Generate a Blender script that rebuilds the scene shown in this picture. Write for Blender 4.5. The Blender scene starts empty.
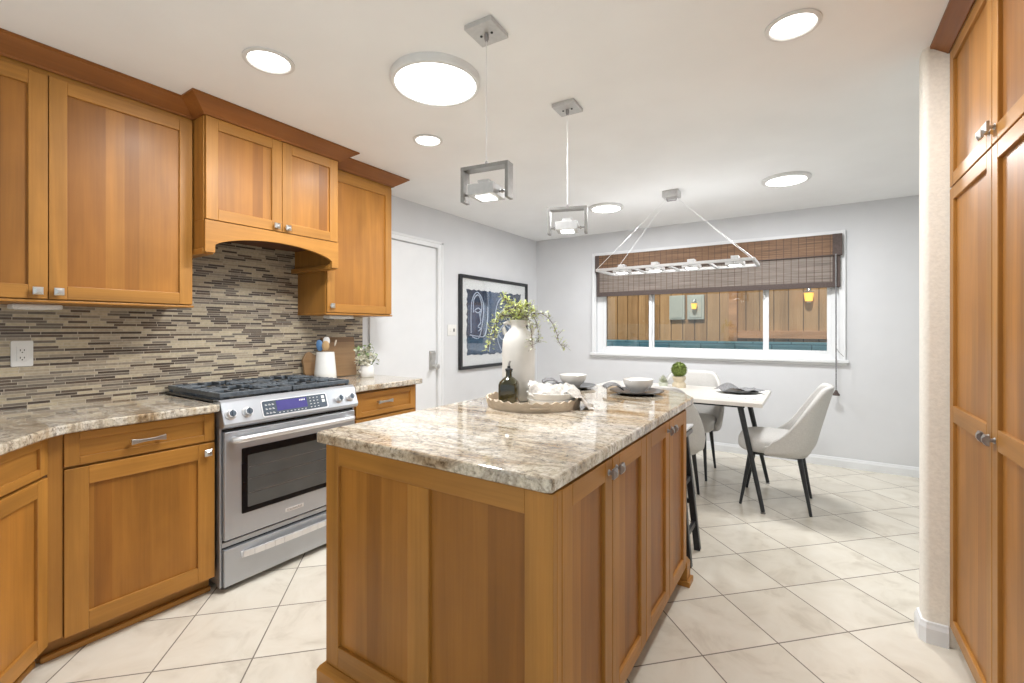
import bpy, bmesh, math, random
from mathutils import Matrix, Vector
PI = math.pi
R = math.radians
scene = bpy.context.scene
COL = scene.collection

# ------------------------------------------------------------------ camera
cam_d = bpy.data.cameras.new('camera')
cam = bpy.data.objects.new('camera', cam_d)
COL.objects.link(cam)
cam.location = (0, 0, 1.283)
cam.rotation_euler = (R(90), 0, R(33.2))
cam_d.sensor_width = 36
cam_d.lens = 458 / 1024 * 36
cam_d.shift_y = -12.5 / 1024
cam_d.clip_start = 0.02
scene.camera = cam

# ------------------------------------------------------------------ world, exposure
scene.view_settings.view_transform = 'Standard'
scene.view_settings.look = 'None'
scene.view_settings.gamma = 1
scene.view_settings.use_curve_mapping = False
scene.view_settings.exposure = 0.02
LAMP = 1.0            # strength of the ceiling lamps
w = bpy.data.worlds.new('overcast')
scene.world = w
w.use_nodes = True
bgn = w.node_tree.nodes['Background']
bgn.inputs[0].default_value = (0.86, 0.95, 1.0, 1)
bgn.inputs[1].default_value = 0.92
sun_d = bpy.data.lights.new('sun', 'SUN')
sun_d.energy = 3.4; sun_d.angle = R(3); sun_d.color = (.98, .99, 1)
sun = bpy.data.objects.new('sun', sun_d); COL.objects.link(sun)
sun.rotation_euler = (R(42), 0, 0)      # high sun from behind the house, onto the yard fence

# ------------------------------------------------------------------ materials
def new_mat(name):
    m = bpy.data.materials.new(name)
    m.use_nodes = True
    nt = m.node_tree
    return m, nt, nt.nodes['Principled BSDF']

def N(nt, kind, **kw):
    n = nt.nodes.new(kind)
    for k, v in kw.items():
        setattr(n, k, v)
    return n

def L(nt, a, b):
    nt.links.new(a, b)

def math_n(nt, op, a, b=None, c=None):
    n = N(nt, 'ShaderNodeMath', operation=op)
    for i, v in enumerate((a, b, c)):
        if v is None:
            continue
        if isinstance(v, (int, float)):
            n.inputs[i].default_value = v
        else:
            L(nt, v, n.inputs[i])
    return n.outputs[0]

def ramp(nt, fac, stops, interp='LINEAR'):
    n = N(nt, 'ShaderNodeValToRGB')
    n.color_ramp.interpolation = interp
    e = n.color_ramp.elements
    while len(e) < len(stops):
        e.new(0.5)
    for el, (p, c) in zip(e, stops):
        el.position = p
        el.color = (*c, 1)
    L(nt, fac, n.inputs[0])
    return n.outputs[0]

def mixc(nt, fac, a, b, blend='MIX'):
    n = N(nt, 'ShaderNodeMix', data_type='RGBA', blend_type=blend)
    ins = [n.inputs[0], n.inputs[6], n.inputs[7]]
    for i, v in zip(ins, (fac, a, b)):
        if isinstance(v, (int, float)):
            i.default_value = v
        elif isinstance(v, tuple):
            i.default_value = (*v, 1)
        else:
            L(nt, v, i)
    return n.outputs[2]

def obj_coord(nt, scale=(1, 1, 1), rot=(0, 0, 0), loc=(0, 0, 0)):
    tc = N(nt, 'ShaderNodeTexCoord')
    mp = N(nt, 'ShaderNodeMapping')
    mp.inputs['Scale'].default_value = scale
    mp.inputs['Rotation'].default_value = rot
    mp.inputs['Location'].default_value = loc
    L(nt, tc.outputs['Object'], mp.inputs[0])
    return tc, mp.outputs[0]

def noise(nt, vec, scale=5, detail=4, rough=0.5, dist=0.0):
    n = N(nt, 'ShaderNodeTexNoise')
    n.inputs['Scale'].default_value = scale
    n.inputs['Detail'].default_value = detail
    n.inputs['Roughness'].default_value = rough
    n.inputs['Distortion'].default_value = dist
    L(nt, vec, n.inputs['Vector'])
    return n.outputs['Fac']

def bump(nt, bsdf, h, strength=0.2, dist=0.01):
    b = N(nt, 'ShaderNodeBump')
    b.inputs['Strength'].default_value = strength
    b.inputs['Distance'].default_value = dist
    L(nt, h, b.inputs['Height'])
    L(nt, b.outputs[0], bsdf.inputs['Normal'])

def plain(name, col, rough=0.5, metal=0.0, var=0.06, nscale=30, coat=0.0, emit=None, emit_s=0, bump_s=0.0, spec=0.5):
    m, nt, b = new_mat(name)
    tc, v = obj_coord(nt)
    f = noise(nt, v, nscale, 3)
    lo = tuple(max(0, c * (1 - var)) for c in col)
    hi = tuple(min(1, c * (1 + var)) for c in col)
    L(nt, ramp(nt, f, [(0.3, lo), (0.7, hi)]), b.inputs['Base Color'])
    b.inputs['Roughness'].default_value = rough
    b.inputs['Metallic'].default_value = metal
    b.inputs['Coat Weight'].default_value = coat
    b.inputs['Specular IOR Level'].default_value = spec
    if emit:
        b.inputs['Emission Color'].default_value = (*emit, 1)
        b.inputs['Emission Strength'].default_value = emit_s
    if bump_s:
        bump(nt, b, f, bump_s, 0.004)
    return m

def wood(name, grain, base, strips=True, rough=0.45, board=0.115, var=0.22):
    """lacquered cherry; grain along local X, Y or Z, glued boards across it"""
    m, nt, b = new_mat(name)
    tc, v = obj_coord(nt)
    oi = N(nt, 'ShaderNodeObjectInfo')
    rnd = math_n(nt, 'MULTIPLY', oi.outputs['Random'], 37.0)
    off = N(nt, 'ShaderNodeVectorMath', operation='ADD')
    cmb = N(nt, 'ShaderNodeCombineXYZ')
    for i in range(3):
        L(nt, rnd, cmb.inputs[i])
    L(nt, v, off.inputs[0]); L(nt, cmb.outputs[0], off.inputs[1])
    sc = {'X': (0.9, 11, 11), 'Y': (11, 0.9, 11), 'Z': (11, 11, 0.9)}[grain]
    st = N(nt, 'ShaderNodeVectorMath', operation='MULTIPLY')
    L(nt, off.outputs[0], st.inputs[0]); st.inputs[1].default_value = sc
    f1 = noise(nt, st.outputs[0], 1.0, 5, 0.55, 0.6)
    st2 = N(nt, 'ShaderNodeVectorMath', operation='MULTIPLY')
    L(nt, off.outputs[0], st2.inputs[0]); st2.inputs[1].default_value = tuple(s * 9 if s > 2 else s * 2.5 for s in sc)
    f2 = noise(nt, st2.outputs[0], 1.0, 3, 0.6)
    f3 = noise(nt, off.outputs[0], 4.0, 3, 0.5)
    lo = tuple(c * 0.78 for c in base)
    hi = tuple(min(1, c * 1.24) for c in base)
    c = ramp(nt, f1, [(0.28, lo), (0.72, hi)])
    fine = ramp(nt, f2, [(0.25, (0.90, 0.88, 0.86)), (0.75, (1.06, 1.06, 1.06))])
    c = mixc(nt, 1.0, c, fine, 'MULTIPLY')
    cl = ramp(nt, f3, [(0.3, (0.93, 0.91, 0.88)), (0.7, (1.06, 1.07, 1.09))])
    c = mixc(nt, 1.0, c, cl, 'MULTIPLY')
    if strips:
        sep = N(nt, 'ShaderNodeSeparateXYZ'); L(nt, off.outputs[0], sep.inputs[0])
        ax = sep.outputs[{'X': 2, 'Y': 2, 'Z': 0}[grain]]
        wob = math_n(nt, 'SINE', math_n(nt, 'MULTIPLY', ax, 21.0))
        k = math_n(nt, 'FLOOR', math_n(nt, 'ADD', math_n(nt, 'DIVIDE', ax, board), math_n(nt, 'MULTIPLY', wob, 0.35)))
        wn = N(nt, 'ShaderNodeTexWhiteNoise', noise_dimensions='1D')
        L(nt, k, wn.inputs['W'])
        sv = ramp(nt, wn.outputs['Value'], [(0.0, (1 - var, 1 - var * 1.25, 1 - var * 1.5)), (0.5, (1, 1, 1)), (1.0, (1 + var * .6, 1 + var * .7, 1 + var * .9))])
        c = mixc(nt, 1.0, c, sv, 'MULTIPLY')
    L(nt, c, b.inputs['Base Color'])
    b.inputs['Roughness'].default_value = rough
    b.inputs['Specular IOR Level'].default_value = 0.35
    b.inputs['Coat Weight'].default_value = 0.06
    b.inputs['Coat Roughness'].default_value = 0.25
    return m

M = {}
CH = (0.385, 0.175, 0.033)
M['wood_z'] = wood('cherry_upright', 'Z', CH, strips=False)
M['wood_x'] = wood('cherry_level', 'X', CH, strips=False)
M['wood_y'] = wood('cherry_deep', 'Y', CH, strips=False)
M['wood_panel'] = wood('cherry_panel', 'Z', (0.335, 0.140, 0.023), strips=True, var=.27, board=.090)
M['wood_crown'] = wood('cherry_moulding', 'X', (0.26, 0.095, 0.022), strips=False)  # darker cherry, the shade on the crown is put into the colour
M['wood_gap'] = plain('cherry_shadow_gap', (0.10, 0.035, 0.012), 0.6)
M['steel'] = plain('stainless_steel', (0.46, 0.48, 0.51), 0.36, 0.72, 0.03, 8)
M['steel_bright'] = plain('polished_steel', (0.78, 0.78, 0.79), 0.33, 0.75, 0.03, 10)
M['nickel'] = plain('brushed_nickel', (0.60, 0.59, 0.57), 0.33, 1.0, 0.05, 60)
M['fixture'] = plain('satin_fixture_metal', (0.56, 0.555, 0.55), 0.42, 0.6, 0.05, 60)
M['pendant_frame'] = plain('dark_satin_nickel', (0.30, 0.29, 0.275), 0.42, 0.8, 0.08, 40)
M['pewter'] = plain('dark_pewter', (0.36, 0.35, 0.35), 0.35, 0.9, 0.12, 60)
M['iron'] = plain('cast_iron', (0.085, 0.10, 0.115), 0.36, 0.0, 0.3, 60, bump_s=0.2)
M['enamel'] = plain('black_enamel', (0.02, 0.022, 0.025), 0.22, 0.0, 0.2)
M['oven_glass'] = plain('dark_oven_glass', (0.006, 0.006, 0.007), 0.15, 0.0, 0.2, spec=0.25)
M['oven_inner'] = plain('tinted_oven_glass', (0.085, 0.085, 0.08), 0.16, 0.0, 0.15, 6, spec=0.3)
M['display'] = plain('blue_display', (0.05, 0.045, 0.16), 0.2, emit=(0.16, 0.13, 0.55), emit_s=0.16)
M['panel_dark'] = plain('slate_panel', (0.055, 0.075, 0.10), 0.3)
M['white_paint'] = plain('white_paint', (0.78, 0.79, 0.80), 0.4, var=0.015, nscale=6)
M['white_plastic'] = plain('white_plastic', (0.80, 0.79, 0.76), 0.35, var=0.02)
M['ceiling'] = plain('ceiling_white', (0.89, 0.895, 0.90), 0.85, var=0.02, nscale=3, bump_s=0.05)
M['wall'] = plain('wall_grey', (0.68, 0.685, 0.70), 0.75, var=0.02, nscale=4, bump_s=0.06)
M['wall_cream'] = plain('wall_cream_texture', (0.86, 0.82, 0.74), 0.8, var=0.05, nscale=90, bump_s=0.35)
M['black_metal'] = plain('black_metal', (0.025, 0.027, 0.03), 0.38, 0.2, 0.2, 40)
M['dark_slot'] = plain('dark_slot', (0.012, 0.012, 0.012), 0.6)
M['lamp_lens'] = plain('lamp_lens', (0.9, 0.9, 0.88), 0.4, emit=(1.0, 0.98, 0.95), emit_s=6.0)
M['sky_lens'] = plain('skylight_lens', (0.9, 0.9, 0.9), 0.4, emit=(1.0, 1.0, 1.0), emit_s=4.0)
M['led'] = plain('led_lens', (0.9, 0.9, 0.9), 0.4, emit=(1.0, 1.0, 1.0), emit_s=5.0)
M['lamp_rim'] = plain('lamp_rim_white', (0.72, 0.72, 0.71), 0.45, var=0.02)
M['cable'] = plain('clear_cable', (0.80, 0.80, 0.80), 0.35, 0.2, var=0.02)
M['ceramic'] = plain('white_ceramic', (0.80, 0.79, 0.76), 0.22, var=0.02, nscale=20, coat=0.4)
M['stoneware'] = plain('matte_stoneware', (0.66, 0.64, 0.60), 0.6, var=0.05, nscale=14, bump_s=0.15)
M['charcoal_plate'] = plain('charcoal_glaze', (0.035, 0.037, 0.04), 0.3, var=0.2, coat=0.3)
M['grey_cloth'] = plain('grey_napkin', (0.22, 0.22, 0.225), 0.85, var=0.45, nscale=160, bump_s=0.4)
M['towel'] = plain('cream_towel', (0.62, 0.585, 0.54), 0.9, var=0.25, nscale=70, bump_s=0.3)
M['pale_wood'] = wood('washed_wood', 'X', (0.52, 0.435, 0.335), strips=False, rough=0.6)
M['board_wood'] = wood('walnut_board', 'X', (0.27, 0.16, 0.075), strips=True, rough=0.5, board=0.045, var=0.35)
M['spoon_wood'] = wood('beech_spoon', 'Z', (0.55, 0.36, 0.18), strips=False, rough=0.5)
M['blue'] = plain('dusty_blue_silicone', (0.10, 0.22, 0.42), 0.5)
M['leaf_lime'] = plain('lime_leaf', (0.60, 0.66, 0.24), 0.55, var=0.35, nscale=40)
M['leaf_grey'] = plain('grey_green_leaf', (0.46, 0.48, 0.36), 0.6, var=0.3, nscale=40)
M['leaf_green'] = plain('deep_green_leaf', (0.17, 0.25, 0.09), 0.5, var=0.4, nscale=40)
M['moss'] = plain('boxwood_moss', (0.20, 0.26, 0.06), 0.7, var=0.6, nscale=90)
M['petal'] = plain('cream_petal', (0.74, 0.72, 0.60), 0.6, var=0.1)
M['stem'] = plain('brown_stem', (0.13, 0.09, 0.055), 0.7)
M['fabric'] = plain('greige_fabric', (0.58, 0.565, 0.54), 0.9, var=0.06, nscale=120, bump_s=0.2)
M['table_top'] = plain('whitewashed_tabletop', (0.70, 0.665, 0.615), 0.30, var=0.06, nscale=7)
M['paper'] = plain('paper_white', (0.80, 0.79, 0.76), 0.7, var=0.02)
M['ink'] = plain('grey_ink', (0.20, 0.20, 0.20), 0.8)
M['pot_beige'] = plain('beige_pot', (0.64, 0.55, 0.40), 0.6, var=0.07, nscale=60)
M['pot_mint'] = plain('pale_mint_pot', (0.66, 0.70, 0.60), 0.5)
M['print_navy'] = plain('navy_print', (0.020, 0.038, 0.075), 0.7, var=0.35, nscale=14)
M['print_blue'] = plain('slate_blue_print', (0.055, 0.090, 0.155), 0.7, var=0.3, nscale=16)
M['print_teal'] = plain('steel_blue_print', (0.04, 0.085, 0.15), 0.7, var=0.25, nscale=12)
M['print_line'] = plain('pale_brush_line', (0.55, 0.62, 0.74), 0.7)
M['seat_wood'] = plain('pale_grey_seat', (0.66, 0.66, 0.67), 0.35, var=0.05)
M['seat_edge'] = plain('slate_seat_edge', (0.20, 0.20, 0.20), 0.5)
M['amber'] = plain('amber_reflection', (0.9, 0.55, 0.1), 0.5, emit=(1.0, 0.50, 0.08), emit_s=1.5)  # glow standing in for lamps mirrored in the window
M['fence_wood'] = wood('fence_cedar', 'Z', (0.46, 0.265, 0.125), strips=True, rough=0.7, board=0.14, var=0.22)
M['fence_back'] = plain('fence_gap_shadow', (0.20, 0.11, 0.05), 0.8)
M['fence_rail'] = wood('fence_rail_cedar', 'X', (0.50, 0.25, 0.12), strips=False, rough=0.7)
M['pale_panel'] = plain('pale_reflection', (0.52, 0.51, 0.44), 0.5)  # colour of the pale shapes mirrored in the window
M['concrete'] = plain('yard_concrete', (0.42, 0.41, 0.39), 0.9, var=0.15)
M['woven_edge'] = plain('blind_binding', (0.085, 0.062, 0.055), 0.8, var=0.2, nscale=80)

def make_glass(name, tint, refl=0.5, rough=0.0):
    m = bpy.data.materials.new(name); m.use_nodes = True
    nt = m.node_tree; nt.nodes.clear()
    out = N(nt, 'ShaderNodeOutputMaterial')
    tr = N(nt, 'ShaderNodeBsdfTransparent'); tr.inputs[0].default_value = (*tint, 1)
    gl = N(nt, 'ShaderNodeBsdfGlossy'); gl.inputs['Roughness'].default_value = rough
    fr = N(nt, 'ShaderNodeFresnel'); fr.inputs[0].default_value = 1.52
    mx = N(nt, 'ShaderNodeMixShader')
    L(nt, math_n(nt, 'MULTIPLY', fr.outputs[0], refl * 2), mx.inputs[0])
    L(nt, tr.outputs[0], mx.inputs[1]); L(nt, gl.outputs[0], mx.inputs[2])
    L(nt, mx.outputs[0], out.inputs[0])
    return m
M['glass'] = make_glass('window_glass', (0.90, 0.92, 0.90), 0.8)
M['pic_glass'] = make_glass('picture_glass', (0.98, 0.99, 1.0), 0.10)

def bottle_glass():
    m, nt, b = new_mat('olive_bottle_glass')
    tc, v = obj_coord(nt)
    f = noise(nt, v, 9, 2)
    L(nt, ramp(nt, f, [(0.35, (0.012, 0.012, 0.004)), (0.65, (0.075, 0.062, 0.010))]), b.inputs['Base Color'])
    b.inputs['Roughness'].default_value = 0.06
    b.inputs['Coat Weight'].default_value = 0.6
    b.inputs['Transmission Weight'].default_value = 0.15
    return m
M['bottle'] = bottle_glass()

def granite():
    m, nt, b = new_mat('cream_granite')
    tc, v = obj_coord(nt)
    geo = N(nt, 'ShaderNodeNewGeometry')
    mp = N(nt, 'ShaderNodeMapping')
    mp.inputs['Rotation'].default_value = (0, 0, R(-62))
    mp.inputs['Scale'].default_value = (1.0, 5.0, 1.0)
    L(nt, geo.outputs['Position'], mp.inputs[0])
    streak = noise(nt, mp.outputs[0], 1.7, 6, 0.62, 0.9)
    gold = ramp(nt, streak, [(0.34, (0.34, 0.24, 0.14)), (0.45, (0.55, 0.475, 0.365)), (0.54, (0.64, 0.585, 0.49)), (0.70, (0.58, 0.55, 0.505))])
    mp2 = N(nt, 'ShaderNodeMapping')
    mp2.inputs['Rotation'].default_value = (0, 0, R(-55))
    mp2.inputs['Scale'].default_value = (1.0, 3.4, 1.0)
    mp2.inputs['Location'].default_value = (3.1, 1.7, 0)
    L(nt, geo.outputs['Position'], mp2.inputs[0])
    vein = noise(nt, mp2.outputs[0], 2.6, 5, 0.6, 1.4)
    vd = math_n(nt, 'ABSOLUTE', math_n(nt, 'SUBTRACT', vein, 0.5))
    vm = ramp(nt, vd, [(0.0, (0.56, 0.52, 0.50)), (0.035, (1, 1, 1))])
    c = mixc(nt, 0.85, gold, vm, 'MULTIPLY')
    sp = noise(nt, geo.outputs['Position'], 70, 4, 0.8)
    spm = ramp(nt, sp, [(0.36, (0.24, 0.20, 0.17)), (0.46, (0.82, 0.80, 0.77)), (0.55, (1.04, 1.04, 1.04)), (0.68, (1.32, 1.33, 1.35))])
    c = mixc(nt, 0.80, c, spm, 'MULTIPLY')
    vo = N(nt, 'ShaderNodeTexVoronoi'); vo.inputs['Scale'].default_value = 46
    L(nt, geo.outputs['Position'], vo.inputs['Vector'])
    blot = ramp(nt, vo.outputs['Color'], [(0.0, (0.50, 0.46, 0.43)), (0.28, (0.93, 0.92, 0.90)), (1.0, (1.06, 1.06, 1.06))])
    c = mixc(nt, 0.6, c, blot, 'MULTIPLY')
    L(nt, c, b.inputs['Base Color'])
    b.inputs['Roughness'].default_value = 0.09
    b.inputs['Coat Weight'].default_value = 0.5
    b.inputs['Coat Roughness'].default_value = 0.03
    return m
M['granite'] = granite()

def floor_tile(pitch=0.345, o1=0.066, o2=0.228, g=0.0045):
    m, nt, b = new_mat('diagonal_cream_tile')
    geo = N(nt, 'ShaderNodeNewGeometry')
    sep = N(nt, 'ShaderNodeSeparateXYZ'); L(nt, geo.outputs['Position'], sep.inputs[0])
    x, y = sep.outputs[0], sep.outputs[1]
    s2 = 1 / math.sqrt(2)
    e1 = math_n(nt, 'DIVIDE', math_n(nt, 'SUBTRACT', math_n(nt, 'MULTIPLY', math_n(nt, 'ADD', x, y), s2), o1), pitch)
    e2 = math_n(nt, 'DIVIDE', math_n(nt, 'SUBTRACT', math_n(nt, 'MULTIPLY', math_n(nt, 'SUBTRACT', y, x), s2), o2), pitch)
    def edge(e):
        fr = math_n(nt, 'FRACT', e)
        return math_n(nt, 'MINIMUM', fr, math_n(nt, 'SUBTRACT', 1.0, fr))
    d = math_n(nt, 'MINIMUM', edge(e1), edge(e2))
    gm = math_n(nt, 'LESS_THAN', d, g / pitch / 1.6)
    cell = N(nt, 'ShaderNodeCombineXYZ')
    L(nt, math_n(nt, 'FLOOR', e1), cell.inputs[0]); L(nt, math_n(nt, 'FLOOR', e2), cell.inputs[1])
    wn = N(nt, 'ShaderNodeTexWhiteNoise', noise_dimensions='2D'); L(nt, cell.outputs[0], wn.inputs['Vector'])
    off = N(nt, 'ShaderNodeVectorMath', operation='SCALE'); L(nt, wn.outputs['Color'], off.inputs[0]); off.inputs['Scale'].default_value = 20
    ad = N(nt, 'ShaderNodeVectorMath', operation='ADD'); L(nt, geo.outputs['Position'], ad.inputs[0]); L(nt, off.outputs[0], ad.inputs[1])
    f = noise(nt, ad.outputs[0], 5, 5, 0.6, 0.8)
    c = ramp(nt, f, [(0.30, (0.62, 0.56, 0.465)), (0.47, (0.73, 0.675, 0.575)), (0.70, (0.78, 0.735, 0.64))])
    tv = ramp(nt, wn.outputs['Value'], [(0, (0.96, 0.955, 0.95)), (1, (1.03, 1.03, 1.03))])
    c = mixc(nt, 1.0, c, tv, 'MULTIPLY')
    c = mixc(nt, gm, c, (0.20, 0.17, 0.135))
    L(nt, c, b.inputs['Base Color'])
    L(nt, ramp(nt, gm, [(0, (0.22,) * 3), (1, (0.8,) * 3)]), b.inputs['Roughness'])
    bump(nt, b, math_n(nt, 'SUBTRACT', 1.0, gm), 0.25, 0.002)
    return m
M['floor'] = floor_tile()

def mosaic():
    m, nt, b = new_mat('linear_mosaic_tile')
    geo = N(nt, 'ShaderNodeNewGeometry')
    sep = N(nt, 'ShaderNodeSeparateXYZ'); L(nt, geo.outputs['Position'], sep.inputs[0])
    y, z = sep.outputs[1], sep.outputs[2]
    H = 0.0135
    rz = math_n(nt, 'DIVIDE', z, H)
    row = math_n(nt, 'FLOOR', rz)
    wr = N(nt, 'ShaderNodeTexWhiteNoise', noise_dimensions='1D'); L(nt, row, wr.inputs['W'])
    ln = math_n(nt, 'ADD', 0.070, math_n(nt, 'MULTIPLY', wr.outputs['Value'], 0.075))
    cy = math_n(nt, 'ADD', math_n(nt, 'DIVIDE', y, ln), math_n(nt, 'MULTIPLY', wr.outputs['Value'], 53.7))
    colm = math_n(nt, 'FLOOR', cy)
    cell = N(nt, 'ShaderNodeCombineXYZ'); L(nt, row, cell.inputs[0]); L(nt, colm, cell.inputs[1])
    wn = N(nt, 'ShaderNodeTexWhiteNoise', noise_dimensions='2D'); L(nt, cell.outputs[0], wn.inputs['Vector'])
    c = ramp(nt, wn.outputs['Value'], [(0.0, (0.50, 0.42, 0.29)), (0.22, (0.40, 0.33, 0.235)), (0.36, (0.12, 0.085, 0.06)), (0.52, (0.30, 0.25, 0.19)), (0.64, (0.075, 0.055, 0.042)), (0.78, (0.46, 0.385, 0.27)), (0.87, (0.17, 0.14, 0.11))], 'CONSTANT')
    f = noise(nt, geo.outputs['Position'], 60, 3)
    c = mixc(nt, 1.0, c, ramp(nt, f, [(0.3, (0.85, 0.85, 0.84)), (0.7, (1.12, 1.12, 1.12))]), 'MULTIPLY')
    fz = math_n(nt, 'FRACT', rz)
    fy = math_n(nt, 'FRACT', cy)
    gz = math_n(nt, 'LESS_THAN', fz, 0.16)
    gy = math_n(nt, 'LESS_THAN', math_n(nt, 'MULTIPLY', fy, ln), 0.0025)
    gm = math_n(nt, 'MAXIMUM', gz, gy)
    c = mixc(nt, gm, c, (0.50, 0.44, 0.35))
    L(nt, c, b.inputs['Base Color'])
    rr = ramp(nt, wn.outputs['Value'], [(0, (0.45,) * 3), (0.36, (0.28,) * 3), (0.8, (0.40,) * 3)], 'CONSTANT')
    L(nt, rr, b.inputs['Roughness'])
    bump(nt, b, math_n(nt, 'SUBTRACT', 1.0, gm), 0.35, 0.002)
    return m
M['mosaic'] = mosaic()

def bamboo(name='woven_bamboo', tone=(.82, .82, .82)):
    m, nt, b = new_mat(name)
    tc, v = obj_coord(nt)
    sep = N(nt, 'ShaderNodeSeparateXYZ'); L(nt, v, sep.inputs[0])
    x, z = sep.outputs[0], sep.outputs[2]
    st = N(nt, 'ShaderNodeVectorMath', operation='MULTIPLY'); L(nt, v, st.inputs[0]); st.inputs[1].default_value = (2.4, 1, 120)
    f = noise(nt, st.outputs[0], 1.0, 4, 0.7)
    c = ramp(nt, f, [(q, tuple(k * c for k, c in zip(tone, cc))) for q, cc in ((0.28, (0.05, 0.026, 0.014)), (0.45, (0.17, 0.09, 0.043)), (0.60, (0.26, 0.14, 0.07)), (0.8, (0.34, 0.20, 0.11)))])
    fx = math_n(nt, 'FRACT', math_n(nt, 'DIVIDE', x, 0.062))
    g = math_n(nt, 'LESS_THAN', fx, 0.07)
    c = mixc(nt, g, c, (0.07, 0.032, 0.02))
    L(nt, c, b.inputs['Base Color'])
    b.inputs['Roughness'].default_value = 0.6
    bump(nt, b, f, 0.5, 0.004)
    return m
M['bamboo'] = bamboo()
M['bamboo_grey'] = bamboo('grey_woven_bamboo', (.95, 1.45, 2.5))  # same weave, greyer and bluer, for the lower part

def teal_block():
    m, nt, b = new_mat('teal_painted_block')
    tc, v = obj_coord(nt, rot=(R(90), 0, 0))
    br = N(nt, 'ShaderNodeTexBrick')
    br.inputs['Color1'].default_value = (0.25, 0.58, 0.74, 1)
    br.inputs['Color2'].default_value = (0.36, 0.70, 0.82, 1)
    br.inputs['Mortar'].default_value = (0.14, 0.33, 0.43, 1)
    br.inputs['Scale'].default_value = 1.0
    br.inputs['Brick Width'].default_value = 0.4
    br.inputs['Row Height'].default_value = 0.1
    br.inputs['Mortar Size'].default_value = 0.006
    L(nt, v, br.inputs['Vector'])
    L(nt, br.outputs['Color'], b.inputs['Base Color'])
    b.inputs['Roughness'].default_value = 0.7
    return m
M['teal'] = teal_block()

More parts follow.
